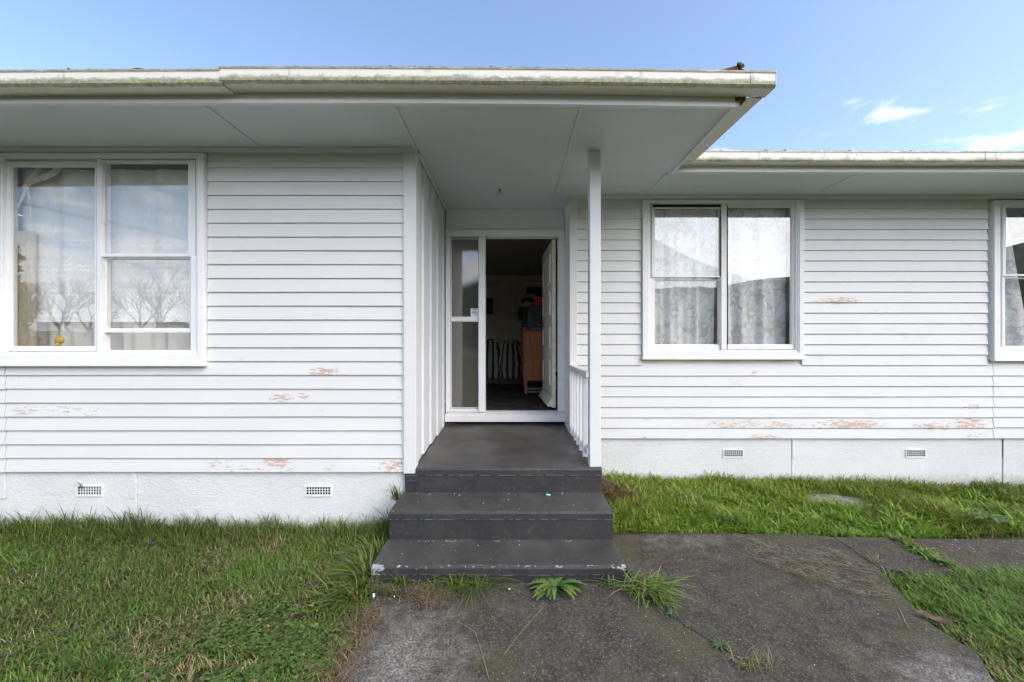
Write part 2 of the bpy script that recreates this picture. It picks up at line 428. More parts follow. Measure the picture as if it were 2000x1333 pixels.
M_CLOTHBLACK = simple('black_cloth', (0.012, 0.012, 0.013), 0.95, 0.3, 20, 0.3, 200)
M_TAN = simple('tan_card', (0.34, 0.28, 0.18), 0.8, 0.15, 20)
M_PAPER = simple('paper', (0.34, 0.34, 0.33), 0.8, 0.15, 20)
M_WHITE = simple('white_plastic', (0.80, 0.80, 0.80), 0.5, 0.05, 20)
M_INK = simple('black_ink', (0.03, 0.03, 0.03), 0.6, 0.05, 20)
M_CHALK = simple('turquoise_chalk', (0.30, 0.72, 0.72), 0.8, 0.08, 60)
M_FOIL = simple('red_wrapper', (0.36, 0.10, 0.08), 0.4, 0.7, 60)
M_LEAFDRY = simple('dry_leaf', (0.11, 0.075, 0.05), 0.8, 0.35, 30, 0.3, 120)
M_BLUE = simple('blue_plastic', (0.02, 0.06, 0.16), 0.4, 0.1, 30)
M_MOSS = simple('gutter_moss', (0.10, 0.10, 0.045), 0.95, 0.5, 60, 0.5, 300, 0.1)
M_OLIVE = simple('olive_drape', (0.40, 0.37, 0.27), 0.9, 0.15, 7, 0.1, 200, 0.1, (6, 1, 1))
M_STRAP = simple('cream_cloth', (0.66, 0.63, 0.52), 0.9, 0.12, 14, 0.2, 200)
M_YELLOW = simple('yellow_plastic', (0.62, 0.40, 0.06), 0.45, 0.12, 10)
M_RUST = simple('rusty_metal', (0.14, 0.09, 0.06), 0.8, 0.4, 60)
M_WIRE = simple('wire', (0.03, 0.03, 0.03), 0.6, 0.1)
M_POLE = simple('pole_timber', (0.16, 0.13, 0.10), 0.9, 0.25, 5, 0.3, 40)
M_BARK = simple('bark', (0.07, 0.06, 0.05), 0.95, 0.3, 20, 0.4, 60)
M_HILL = simple('bush_clad_hill', (0.055, 0.075, 0.035), 0.95, 0.5, 0.12, 0.0, 1)
M_SOILB = simple('brown_mulch', (0.11, 0.066, 0.04), 0.95, 0.4, 30, 0.6, 120)

def mk_bag():
    g = G('striped_bag_weave')
    u = g.attr('cloth').outputs['Vector']
    s = g.n('ShaderNodeSeparateXYZ'); g.put(s.inputs[0], u)
    st = g.ramp(g.math('SINE', g.math('MULTIPLY', s.outputs[0], 46.0)), -0.25, -0.05)
    st2 = g.math('MULTIPLY', g.ramp(g.math('SINE', g.math('MULTIPLY', s.outputs[0], 310.0)), 0.6, 0.9), 0.25)
    c = g.mix(st, (0.06, 0.055, 0.055), (0.78, 0.76, 0.69))
    c = g.mix(st2, c, (0.1, 0.1, 0.1))
    n = g.noise(g.pos(), 16, 5, 0.6, 0.8)
    return g.done(g.bsdf(c, 0.42, 0.5, g.bump(n, 0.6, 0.02)))
M_BAG = mk_bag()

# ------------------------------------------------------------------ object helpers
class MB:
    """collects geometry, links it as one mesh object"""
    def __init__(s): s.v = []; s.f = []
    def add(s, vs, fs):
        o = len(s.v); s.v += [tuple(p) for p in vs]; s.f += [tuple(i + o for i in q) for q in fs]; return s
    def box(s, x0, x1, y0, y1, z0, z1):
        if x0 > x1: x0, x1 = x1, x0
        if y0 > y1: y0, y1 = y1, y0
        if z0 > z1: z0, z1 = z1, z0
        vs = [(x0, y0, z0), (x1, y0, z0), (x1, y1, z0), (x0, y1, z0), (x0, y0, z1), (x1, y0, z1), (x1, y1, z1), (x0, y1, z1)]
        return s.add(vs, [(0, 3, 2, 1), (4, 5, 6, 7), (0, 1, 5, 4), (1, 2, 6, 5), (2, 3, 7, 6), (3, 0, 4, 7)])
    def ring(s, o, i, y0, y1):
        """a rectangular frame in the XZ plane between outer and inner rects (x0,x1,z0,z1), mitred as one solid"""
        (a, b, c, d), (e, f, g, h) = o, i
        q = [(a, c), (b, c), (b, d), (a, d), (e, g), (f, g), (f, h), (e, h)]
        vs = [(x, y0, z) for x, z in q] + [(x, y1, z) for x, z in q]
        fs = []
        for k in range(4):
            n = (k + 1) % 4
            fs += [(k, n, 4 + n, 4 + k), (8 + n, 8 + k, 12 + k, 12 + n), (n, k, 8 + k, 8 + n), (4 + k, 4 + n, 12 + n, 12 + k)]
        return s.add(vs, fs)
    def prism(s, prof, axis, a, b, n=1, warp=None):
        """a closed profile swept along an axis from a to b; 'x': prof is (y,z), 'y': prof is (x,z), 'z': prof is (x,y)"""
        k = len(prof); vs = []; fs = []
        for i in range(n + 1):
            t = a + (b - a) * i / n
            for p in prof:
                q = {'x': (t, p[0], p[1]), 'y': (p[0], t, p[1]), 'z': (p[0], p[1], t)}[axis]
                if warp: q = warp(*q)
                vs.append(q)
        for i in range(n):
            for j in range(k):
                m = (j + 1) % k
                fs.append((i * k + j, i * k + m, (i + 1) * k + m, (i + 1) * k + j))
        fs.append(tuple(range(k - 1, -1, -1))); fs.append(tuple(n * k + j for j in range(k)))
        return s.add(vs, fs)
    def tube(s, pts, rad, n=8, cap=True):
        pts = [Vector(p) for p in pts]; k = len(pts)
        if not hasattr(rad, '__len__'): rad = [rad] * k
        vs = []; fs = []; up = None
        for i, p in enumerate(pts):
            d = (pts[min(i + 1, k - 1)] - pts[max(i - 1, 0)])
            d = d.normalized() if d.length > 1e-9 else Vector((0, 0, 1))
            if up is None: up = Vector((0, 0, 1)) if abs(d.z) < 0.9 else Vector((1, 0, 0))
            a = d.cross(up); a = a.normalized() if a.length > 1e-6 else Vector((1, 0, 0)); b = d.cross(a).normalized()
            up = a.cross(d) * 1.0 if False else up
            for j in range(n):
                t = 2 * math.pi * j / n
                vs.append(p + (a * math.cos(t) + b * math.sin(t)) * rad[i])
        for i in range(k - 1):
            for j in range(n):
                m = (j + 1) % n
                fs.append((i * n + j, i * n + m, (i + 1) * n + m, (i + 1) * n + j))
        if cap: fs += [tuple(range(n - 1, -1, -1)), tuple((k - 1) * n + j for j in range(n))]
        return s.add(vs, fs)
    def lathe(s, c, prof, n=20, axis='z', sx=1.0, sy=1.0):
        """prof: (radius, height) rings about an axis through c"""
        vs = []; fs = []; k = len(prof)
        for r_, h_ in prof:
            for j in range(n):
                t = 2 * math.pi * j / n
                a, b = r_ * math.cos(t) * sx, r_ * math.sin(t) * sy
                vs.append((c[0] + a, c[1] + b, c[2] + h_) if axis == 'z' else (c[0] + a, c[1] + h_, c[2] + b))
        for i in range(k - 1):
            for j in range(n):
                m = (j + 1) % n
                fs.append((i * n + j, i * n + m, (i + 1) * n + m, (i + 1) * n + j))
        fs += [tuple(range(n - 1, -1, -1)), tuple((k - 1) * n + j for j in range(n))]
        return s.add(vs, fs)
    def blob(s, c, r, sub=2, jit=0.0, seed=0):
        bm = bmesh.new(); bmesh.ops.create_icosphere(bm, subdivisions=sub, radius=1.0)
        bm.verts.ensure_lookup_table()
        vs = []
        for v in bm.verts:
            q = v.co.copy()
            k = 1 + jit * mnoise.noise(q * 1.7 + Vector((seed * 3.1, seed, 0)))
            vs.append((c[0] + q.x * r[0] * k, c[1] + q.y * r[1] * k, c[2] + q.z * r[2] * k))
        fs = [tuple(v.index for v in f.verts) for f in bm.faces]; bm.free()
        return s.add(vs, fs)
    def grid(s, fn, nu, nv):
        vs = [fn(i / nu, j / nv) for j in range(nv + 1) for i in range(nu + 1)]
        fs = [(j * (nu + 1) + i, j * (nu + 1) + i + 1, (j + 1) * (nu + 1) + i + 1, (j + 1) * (nu + 1) + i) for j in range(nv) for i in range(nu)]
        return s.add(vs, fs)
    def build(s, name, mat, parent=None, smooth=False, bevel=0.0, fix=True):
        me = bpy.data.meshes.new(name); me.from_pydata(s.v, [], s.f); me.update()
        if fix:
            bm = bmesh.new(); bm.from_mesh(me); bmesh.ops.recalc_face_normals(bm, faces=bm.faces[:]); bm.to_mesh(me); bm.free()
        me.materials.append(mat)
        if smooth: me.polygons.foreach_set('use_smooth', [True] * len(me.polygons))
        return link(name, me, parent, bevel)

def link(name, me, parent=None, bevel=0.0):
    o = bpy.data.objects.new(name, me); COL.objects.link(o)
    if parent is not None: adopt(o, parent)
    if bevel:
        b = o.modifiers.new('bevel', 'BEVEL'); b.width = bevel; b.segments = 2; b.limit_method = 'ANGLE'; b.angle_limit = R(40)
    return o

def world_of(o):
    m = Matrix.LocRotScale(o.location, o.rotation_euler, o.scale)
    return world_of(o.parent) @ o.matrix_parent_inverse @ m if o.parent else m
def adopt(o, parent):
    o.parent = parent; o.matrix_parent_inverse = world_of(parent).inverted()

def thing(name, label, cat, loc=(0, 0, 0), group=None):
    o = bpy.data.objects.new(name, None); COL.objects.link(o)
    o.empty_display_size = 0.1; o.location = loc
    return tag(o, label, cat, group)
def tag(o, label, cat, group=None):
    o['label'] = label; o['category'] = cat
    if group: o['group'] = group
    return o
def struct(o): o['kind'] = 'structure'; return o
def stuff(o, label=None, cat=None):
    o['kind'] = 'stuff'
    if label: o['label'] = label
    if cat: o['category'] = cat
    return o

def np_mesh(name, verts, loops, starts, totals, mat, tint=None, smooth=True):
    me = bpy.data.meshes.new(name)
    me.vertices.add(len(verts)); me.vertices.foreach_set('co', np.ascontiguousarray(verts, np.float32).ravel())
    me.loops.add(len(loops)); me.loops.foreach_set('vertex_index', np.ascontiguousarray(loops, np.int32))
    me.polygons.add(len(starts)); me.polygons.foreach_set('loop_start', np.ascontiguousarray(starts, np.int32))
    try: me.polygons.foreach_set('loop_total', np.ascontiguousarray(totals, np.int32))
    except Exception: pass
    if smooth: me.polygons.foreach_set('use_smooth', np.ones(len(starts), bool))
    me.update(calc_edges=True)
    me.materials.append(mat)
    if tint is not None:
        a = me.attributes.new('tint', 'FLOAT_COLOR', 'POINT')
        c = np.ones((len(verts), 4), np.float32); c[:, :3] = tint
        a.data.foreach_set('color', c.ravel())
    return me

def fattr(o, name, vals):
    a = o.data.attributes.new(name, 'FLOAT', 'POINT'); a.data.foreach_set('value', np.asarray(vals, np.float32))
def vattr(o, name, vals):
    a = o.data.attributes.new(name, 'FLOAT_VECTOR', 'POINT'); a.data.foreach_set('vector', np.asarray(vals, np.float32).ravel())

# ================================================================== THE PLACE
YL, YR, YD = 3.173, 4.200, 4.605           # faces of the left wall, the right wall and the entrance
SOF = 3.046                                # underside of the eaves
SL, SR, SD = YL / F, YR / F, YD / F

# ------------------------------------------------------------------ ground
def ground_h(x, y):
    x = np.asarray(x, float); y = np.asarray(y, float)
    h = -0.022 + 0.010 * np.sin(x * 1.7 + 0.4) * np.cos(y * 2.1) + 0.006 * np.sin(x * 4.3 + y * 3.1)
    bed = np.clip((y - 3.18) / 0.5, 0, 1) * np.clip((x - 0.72) / 0.03, 0, 1)          # the strip under the right wall
    h = h + bed * (0.050 - 0.028 * np.clip(x - 1.2, 0, 3.4))
    m = np.exp(-(((x - 0.98) / 0.20) ** 2 + ((y - 3.78) / 0.36) ** 2))                # mound of clippings by the steps
    h = h + np.where(x > 0.6, 0.085 * m, 0)
    isl = np.clip((x - 2.25) / 0.3, 0, 1) * np.clip((2.6 - y) / 0.15, 0, 1)
    h = h + 0.02 * isl
    far = np.clip((np.hypot(x, y - 2) - 12) / 30, 0, 1)
    return h * (1 - far) - 0.02 * far
xs = np.unique(np.round(np.concatenate([np.arange(-7, 9.01, 0.08), np.array([-400, -200, -120, -80, -55, -40, -30, -22, -16, -12, -9, 11, 14, 18, 25, 35, 50, 80, 120, 200, 400])]), 4))
ys = np.unique(np.round(np.concatenate([np.arange(-3, 4.81, 0.08), np.array([-400, -250, -150, -100, -70, -50, -35, -25, -18, -13, -9, -6, -4.5, 6, 8, 11, 15, 22, 35, 60, 110, 200, 400])]), 4))
gx, gy = np.meshgrid(xs, ys)
gv = np.stack([gx, gy, ground_h(gx, gy)], -1).reshape(-1, 3)
nx, ny = len(xs), len(ys)
ii = (np.arange(ny - 1)[:, None] * nx + np.arange(nx - 1)[None, :]).ravel()
gl = np.stack([ii, ii + 1, ii + nx + 1, ii + nx], 1).ravel()
me = np_mesh('ground', gv, gl, np.arange(len(ii)) * 4, np.full(len(ii), 4), M_GROUND)
ground = struct(link('ground', me))

def slab(name, poly, top=0.012, thick=0.09):
    """a concrete slab with a chipped, uneven edge"""
    pts = []
    for k in range(len(poly)):
        a, b = Vector(poly[k]), Vector(poly[(k + 1) % len(poly)])
        n = max(1, int((b - a).length / 0.05))
        for i in range(n):
            p = a.lerp(b, i / n)
            j = 0.005
            q = Vector((p.x * 7.1, p.y * 7.1, 3.3))
            pts.append((p.x + j * mnoise.noise(q), p.y + j * mnoise.noise(q + Vector((9, 4, 2)))))
    c = Vector((sum(p[0] for p in pts) / len(pts), sum(p[1] for p in pts) / len(pts)))
    mb = MB(); n = len(pts); vs = []
    for p in pts: vs.append((p[0], p[1], top - thick))
    for p in pts: vs.append((p[0], p[1], top - 0.005))
    for p in pts:
        d = (c - Vector(p)); d = d.normalized() * 0.004
        vs.append((p[0] + d.x, p[1] + d.y, top))
    fs = []
    for r_ in range(2):
        for i in range(n):
            m = (i + 1) % n
            fs.append((r_ * n + i, r_ * n + m, (r_ + 1) * n + m, (r_ + 1) * n + i))
    fs.append(tuple(2 * n + i for i in range(n)))
    mb.add(vs, fs)
    return struct(mb.build(name, M_CONC))
JX = [(0.735, 3.135), (0.76, 2.47), (0.90, 2.15), (1.03, 1.95), (1.17, 1.78), (1.42, 1.3), (1.6, 0.9)]
P_A = [(-0.82, 3.0), (-0.82, 2.26), (-0.785, 2.03), (-0.79, 1.77), (-0.78, 0.9)] + [(x - 0.0015, y) for x, y in JX[::-1]][:-1] + [(0.72, 3.0)]
P_B = [(x + 0.0015, y) for x, y in JX] + [(2.08, 0.9), (2.12, 1.55), (2.15, 1.78), (2.25, 1.92), (2.235, 2.16), (2.436, 2.66), (2.472, 3.065), (2.3, 3.10), (1.6, 3.13)]
slab('concrete_path', P_A)
slab('concrete_path', P_B)
slab('concrete_path', [(2.475, 3.065), (2.44, 2.66), (2.72, 2.55), (2.925, 2.64), (2.945, 3.06)])
slab('concrete_path', [(2.985, 3.05), (2.965, 2.64), (3.4, 2.60), (4.4, 2.58), (6.5, 2.60), (6.5, 3.06), (4.2, 3.04)], top=0.006)
st_pts = [(3.02 + 0.30 * math.cos(t) + 0.03 * math.cos(3 * t), 3.72 + 0.19 * math.sin(t)) for t in np.linspace(0, 2 * math.pi, 15)[:-1]]
mb = MB(); mb.prism([(x, y) for x, y in st_pts], 'z', -0.08, 0.026)
o = mb.build('stepping_stone', M_STONE, bevel=0.012)
tag(o, 'rounded grey concrete stepping stone half buried in the grass under the right wall', 'stepping stone')

# ------------------------------------------------------------------ front steps
steps = thing('front_steps', 'dark grey painted concrete front steps with chipped edges, leading up to the open door', 'steps', (-0.08, 2.8, 0))
def step(name, x0, x1, yf, yb, zt, zb, side_wear, edge_wear, foot_wear, zback=None, parent=steps):
    """one step: riser, lipped nosing with a worn round edge, tread"""
    prof = []
    for k in range(6): prof.append((yf + 0.007, zb + (zt - 0.062 - zb) * k / 5))
    prof += [(yf + 0.007, zt - 0.0585), (yf, zt - 0.0555), (yf, zt - 0.052), (yf, zt - 0.036), (yf, zt - 0.016), (yf + 0.004, zt - 0.006), (yf + 0.013, zt - 0.0005)]
    zbk = zt if zback is None else zback
    for k in range(1, 9):
        y = yf + 0.013 + (yb - yf - 0.013) * k / 8
        prof.append((y, zt + (zbk - zt) * k / 8))
    prof.append((yb, zb))
    n = int((x1 - x0) / 0.022); k = len(prof)
    def warp(x, y, z):
        q = Vector((x * 5, y * 9, z * 9))
        e = mnoise.noise(q) * 0.0035
        return (x, y + e, z + 0.6 * e + 0.002 * mnoise.noise(q * 0.4 + Vector((5, 5, 5))))
    mb = MB(); mb.prism(prof, 'x', x0, x1, n, warp)
    o = mb.build(name, M_STEP, parent, smooth=False)
    wv, dv = [], []
    for (x, y, z) in mb.v:
        e = math.exp(-(((y - yf) / 0.03) ** 2 + ((z - zt) / 0.03) ** 2))
        f = math.exp(-((z - zb) / 0.04) ** 2) if y < yf + 0.03 else 0
        l = math.exp(-((x - x0) / 0.075) ** 2) if y < yf + 0.05 else 0
        r_ = math.exp(-((x - x1) / 0.06) ** 2) if y < yf + 0.05 else 0
        wv.append(min(1, edge_wear * e + foot_wear * f + side_wear * l + 0.55 * side_wear * r_ + (0.33 * edge_wear if y < yf + 0.02 else 0)))
        dv.append((1.0 if name == 'landing' else 0.62) * (0.45 + 0.55 * max(0, (y - yf) / max(0.3, yb - yf))) if z > zt - 0.004 else 0.0)
    fattr(o, 'line', [1.0 if (abs(z - zt + 0.057) < 0.0026 and y < yf + 0.02) else 0.0 for (x, y, z) in mb.v])
    fattr(o, 'wear', wv); fattr(o, 'tone', dv)
    return o
Y1, Y2, Y3 = 3.150, 2.797, 2.473
Z1, Z2, Z3 = 0.514, 0.321, 0.122
step('step', -0.874, 0.708, Y3, Y2 + 0.02, Z3, -0.06, 0.62, 0.42, 0.52)
step('step', -0.863, 0.710, Y2, Y1 + 0.02, Z2, -0.06, 0.42, 0.10, 0.05)
step('step', -0.850, 0.700, Y1 + 0.0085, 3.19, 0.466, -0.06, 0.2, 0.0, 0.0)
step('landing', -0.764, 0.712, Y1, YD + 0.03, Z1, -0.06, 0.12, 0.05, 0.0, zback=0.565)

# ------------------------------------------------------------------ the house
house = thing('house', 'single-storey white weatherboard house with peeling paint and moss-stained gutters', 'house', (0, 4.2, 0))
PEEL = []   # wall ('L' or 'R'), pixel x, pixel y, half width px, half height px, strength, grey
for q in [('L', 634, 727, 34, 7, 1.0, 0), ('L', 545, 778, 30, 7, .95, 0), ('L', 590, 774, 22, 8, .8, .2), ('L', 470, 802, 60, 5, .55, 1), ('L', 628, 806, 14, 5, .7, .2),
          ('L', 540, 903, 40, 8, 1.0, .1), ('L', 422, 906, 16, 6, .85, .2), ('L', 450, 901, 12, 5, .7, .2), ('L', 470, 916, 90, 7, .72, 1), ('L', 560, 916, 40, 5, .7, 1),
          ('L', 642, 915, 16, 5, .8, .1), ('L', 768, 913, 34, 11, 1.0, .0), ('L', 120, 803, 120, 11, .68, .8), ('L', 45, 803, 30, 8, .85, .7), ('L', 500, 590, 60, 5, .5, 1), ('L', 780, 776, 8, 4, .7, 0),
          ('L', 180, 838, 60, 4, .45, 1), ('L', 700, 660, 30, 4, .4, 1), ('L', 30, 735, 30, 5, .5, 1),
          ('R', 1640, 588, 52, 5, 1.0, .15), ('R', 1700, 606, 40, 4, .5, .8), ('R', 1472, 729, 9, 5, .9, .1), ('R', 1440, 831, 85, 9, .85, .35), ('R', 1530, 832, 45, 7, .9, .15), ('R', 1660, 831, 75, 8, 1.0, .1),
          ('R', 1600, 833, 40, 6, .8, .1), ('R', 1818, 834, 42, 7, .95, .15), ('R', 1895, 830, 45, 10, 1.0, .1), ('R', 1490, 854, 40, 4, .9, .2), ('R', 1460, 853, 30, 4, .6, .8), ('R', 1255, 856, 20, 3, .8, .1), ('R', 1898, 795, 25, 4, .8, .1),
          ('R', 1500, 814, 50, 4, .55, .5), ('R', 1905, 851, 22, 5, .75, .1), ('R', 1800, 753, 40, 4, .4, 1), ('R', 1250, 820, 60, 7, .5, 1), ('R', 1830, 694, 60, 4, .6, .6), ('R', 1740, 618, 60, 4, .4, 1), ('R', 1970, 852, 20, 4, .6, .6)]:
    wl, px, py, hw, hh, st_, gr = q
    Y = YL if wl == 'L' else YR
    PEEL.append((wl, PX(px, Y), PZ(py, Y), hw * Y / F, hh * Y / F, st_, gr))
COVER = 0.1105
def board(wl, x0, x1, zb, Yf, ztop=None, dy=0.0, dz=0.0):
    """a bevel-backed weatherboard: thick at its lower lip, thin where the next one laps over it"""
    zt = min(zb + COVER + 0.014, ztop) if ztop else zb + COVER + 0.014
    mine = [p for p in PEEL if p[0] == wl and zb - 0.02 < p[2] < zb + COVER + 0.02 and p[1] + p[3] > x0 and p[1] - p[3] < x1]
    fine = bool(mine)
    hh = zt - zb
    rows = [0.03, 0.2, 0.4, 0.6, 0.8, 1.0] if fine else [0.03, 1.0]
    prof = [(Yf + 0.002 + dy, zb)] + [(Yf + dy + 0.0172 * max(0, t - 0.03) * hh / 0.1245, zb + hh * t) for t in rows]
    prof += [(Yf + 0.034, zt), (Yf + 0.034, zb)]
    n = max(1, int((x1 - x0) / (0.03 if fine else 0.35)))
    ph = random.random() * 50
    def warp(x, y, z):
        e = mnoise.noise(Vector((x * 0.9, ph, 0.0)))
        return (x, y + 0.0022 * mnoise.noise(Vector((x * 0.7, ph + 9, 0))), z + 0.0022 * e + dz)
    mb = MB(); mb.prism(prof, 'x', x0, x1, n, warp)
    o = mb.build('weatherboard', M_BOARD, house)
    if fine:
        pv, gv_ = [], []
        for (x, y, z) in mb.v:
            a = g_ = 0.0
            for (_, cx_, cz, rx, rz, s_, gr) in mine:
                d = math.sqrt(((x - cx_) / (rx * 1.25)) ** 2 + ((z - cz) / (rz * 1.6 + 0.008)) ** 2)
                f = max(0, 1 - d * d) ** 0.6 * s_
                if f > a: a, g_ = f, gr
            pv.append(a); gv_.append(g_)
        fattr(o, 'peel', pv); fattr(o, 'grey', gv_)
    return o

XW = [(-4.140, -2.436, PZ(712, YL), PZ(302, YL), YL), (1.372, 3.062, PZ(700, YR), PZ(392, YR), YR), (5.054, 6.744, PZ(703, YR), PZ(393, YR), YR)]
for i in range(23):                                     # left wall
    zb = 0.474 + i * COVER
    top = 3.03
    if zb > 3.02: break
    if zb + 0.08 < XW[0][2]:
        board('L', -6.0, -4.046, zb, YL, top, -0.003, -0.002)
        board('L', -4.040, -0.858, zb, YL, top)
    else:
        board('L', -6.0, XW[0][0] + 0.004, zb, YL, top)
        board('L', XW[0][1] - 0.004 + 0.010, -0.858, zb, YL, top)
for i in range(23):                                     # right wall
    zb = 0.490 + i * COVER
    top = 3.03
    if zb > 3.02: break
    if zb + 0.08 < XW[1][2]:
        board('R', 0.687, 5.083, zb, YR, top)
        board('R', 5.0855, 7.6, zb, YR, top, -0.002, 0.006 if i in (1, 2) else 0.001)
    else:
        board('R', 0.687, XW[1][0] - 0.004, zb, YR, top)
        board('R', XW[1][1] + 0.003, XW[2][0] - 0.028, zb, YR, top)
        board('R', XW[2][1] + 0.004, 7.6, zb, YR, top)
# mitred joint that has come open in the lowest boards of the right wall
mb = MB(); mb.box(-0.858, -0.762, YL - 0.016, YL + 0.07, 0.468, SOF - 0.002); mb.build('corner_board', M_POST, house, bevel=0.003)
mb = MB(); mb.box(-0.870, -0.8585, YL - 0.006, YL + 0.03, 0.474, 3.014); mb.build('corner_bead', M_POST, house)
mb = MB(); mb.box(0.607, 0.686, YR - 0.016, YR + 0.04, 0.49, SOF - 0.002); mb.build('corner_board', M_POST, house, bevel=0.003)
mb = MB(); mb.box(0.607, 0.630, YR + 0.042, YD + 0.02, 0.50, SOF - 0.002); mb.build('porch_lining', M_PORCH, house)

# porch side wall: lapped vertical boards
yb_ = [YL + 0.072, 3.448, 3.776, 4.114, 4.45, YD + 0.05]
for k in range(5):
    a, b = yb_[k], yb_[k + 1]
    zb = 0.535 + 0.012 * random.random()
    mb = MB(); mb.prism([(-0.7625, a), (-0.780, b + 0.004 if k < 4 else b), (-0.80, b + 0.004 if k < 4 else b), (-0.80, a + 0.005), (-0.7625, a + 0.002)], 'z', zb, SOF - 0.002)
    mb.build('vertical_board', M_PORCH, house)
mb = MB(); mb.box(-0.85, -0.802, YL + 0.06, YD + 0.1, 0.42, SOF); mb.build('wall_lining', M_PORCH, house)

# linings behind the boards, with holes for the windows
def lining(x0, x1, Y, win):
    mb = MB(); c = x0; y0, y1 = Y + 0.036, Y + 0.11
    for (a, b, z0, z1) in win:
        mb.box(c, a, y0, y1, 0.3, 3.05); mb.box(a, b, y0, y1, 0.3, z0); mb.box(a, b, y0, y1, z1, 3.05); c = b
    mb.box(c, x1, y0, y1, 0.3, 3.05)
    return mb.build('wall_lining', M_INWALL, house, fix=True)
lining(-6.0, -0.80, YL, [(XW[0][0] + .05, XW[0][1] - .05, XW[0][2] + .05, XW[0][3] - .02)])
lining(0.632, 7.6, YR, [(w_[0] + .05, w_[1] - .05, w_[2] + .05, w_[3] - .02) for w_ in XW[1:]])
mb = MB()
for q in ((YL, 7.65, 0, 3.05), (9.25, 11, 0, 3.05), (7.65, 9.25, 0, 0.72), (7.65, 9.25, 2.75, 3.05)): mb.box(-6.05, -5.99, *q)
mb.build('side_wall', M_BOARD, house)
mb = MB()
for q in ((7.60, 7.68, 0.68, 2.80), (9.22, 9.30, 0.68, 2.80), (8.41, 8.49, 0.68, 2.8), (7.68, 9.22, 0.68, 0.76), (7.68, 9.22, 2.72, 2.80)): mb.box(-6.07, -6.052, *q)
wside = mb.build('window', M_TRIM, house)  # unseen window, added to bring more daylight into the hall
mb = MB(); mb.box(-6.03, -6.026, 7.65, 9.25, 0.72, 2.75); mb.build('pane', M_GLASS, wside)
mb = MB(); mb.box(7.6, 7.66, YR, 11, 0, 3.05); mb.build('side_wall', M_BOARD, house)
mb = MB(); mb.box(-6.05, 7.66, 11.0, 11.06, 0, 3.05); mb.build('rear_wall', M_BOARD, house)

# foundation wall: roughcast panels with open joints
def found(x0, x1, Yf, zt, cut=None):
    mb = MB()
    mb.box(x0, x1, Yf, Yf + 0.08, -0.15, zt)
    return mb.build('foundation_panel', M_FOUND, house, bevel=0.004)
FL, FR = YL + 0.028, YR + 0.028
xj = PX(268, FL)
found(PX(12, FL), xj - 0.003, FL, 0.50); found(xj + 0.003, -0.80, FL, 0.50)
found(-6.0, PX(12, FL) - 0.006, FL + 0.006, 0.50)
xa, xb = PX(1546, FR), PX(1958, FR)
found(0.69, xa - 0.002, FR, 0.51); found(xa + 0.003, xb - 0.004, FR, 0.51); found(xb + 0.004, 7.6, FR - 0.004, 0.51)
for x, Yf, s_ in ((xj, FL, -1), (PX(12, FL), FL, -1), (xa, FR, 1), (xb, FR, 1)):      # render lapped over the joint, upper part
    mb = MB(); zt, z0 = (0.468, PZ(974, FL)) if Yf == FL else (0.485, PZ(894, FR))
    mb.box(x - (0.058 if s_ < 0 else -0.004), x + (-0.004 if s_ < 0 else 0.036), Yf - 0.007, Yf + 0.02, z0, zt); mb.build('render_patch', M_FOUND, house, bevel=0.003)

# sub-floor vents: cast grilles of 9 by 3 openings
for (xa_, xb_, ya_, yb2, Yf) in ((153, 199, 950, 966, FL), (599, 646, 951, 966, FL), (1414, 1450, 879.5, 891.5, FR), (1770, 1806, 879.5, 891.5, FR)):
    x0, x1, z0, z1 = PX(xa_, Yf), PX(xb_, Yf), PZ(yb2, Yf), PZ(ya_, Yf)
    mb = MB(); t = 0.0036; m_ = 0.010
    mb.ring((x0 - m_, x1 + m_, z0 - m_ * 1.4, z1 + m_), (x0, x1, z0, z1), Yf - 0.009, Yf + 0.004)
    for k in range(1, 9):
        c = x0 + (x1 - x0) * k / 9; mb.box(c - t / 2, c + t / 2, Yf - 0.007, Yf + 0.003, z0, z1)
    for k in range(1, 3):
        c = z0 + (z1 - z0) * k / 3; mb.box(x0, x1, Yf - 0.0065, Yf + 0.002, c - t / 2, c + t / 2)
    v_ = mb.build('vent', M_FOUND if False else M_TRIM, house)
    mb = MB(); mb.box(x0 - 0.004, x1 + 0.004, Yf - 0.0015, Yf + 0.003, z0 - 0.004, z1 + 0.004); mb.build('vent_shade', M_DARK, v_)  # flat black plate: shade of the openings is painted, nothing hollow behind

# ------------------------------------------------------------------ eaves
def sag(x): return -0.0032 * (x + 1.4) ** 2 if x > -1.4 else -0.0012 * (x + 1.4) ** 2
def wsag(x, y, z): return (x, y, z + sag(x))
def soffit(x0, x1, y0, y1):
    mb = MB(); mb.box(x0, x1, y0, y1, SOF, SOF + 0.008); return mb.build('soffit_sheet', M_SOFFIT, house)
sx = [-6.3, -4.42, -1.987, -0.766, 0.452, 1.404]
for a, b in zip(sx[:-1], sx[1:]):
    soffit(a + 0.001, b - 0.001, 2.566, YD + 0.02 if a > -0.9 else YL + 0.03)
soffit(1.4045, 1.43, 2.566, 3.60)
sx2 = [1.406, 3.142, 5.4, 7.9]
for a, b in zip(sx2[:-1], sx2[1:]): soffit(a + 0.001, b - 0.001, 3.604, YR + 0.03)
def batten(x0, y0, x1, y1, wd=0.024, h=0.009):
    mb = MB(); mb.box(x0 - wd / 2, x0 + wd / 2, y0, y1, SOF - h, SOF - 0.0005); mb.build('cover_batten', M_SOFFIT, house, bevel=0.003)
batten(-1.987, 2.568, 0, YL - 0.03); batten(-0.766, 2.568, 0, YL - 0.03, 0.030); batten(0.452, 2.568, 0, YD - 0.03, 0.026)
batten(1.404, 3.62, 0, YR - 0.03, 0.020); batten(3.142, 3.606, 0, YR - 0.03, 0.018, 0.006); batten(-4.42, 2.568, 0, YL - 0.03)
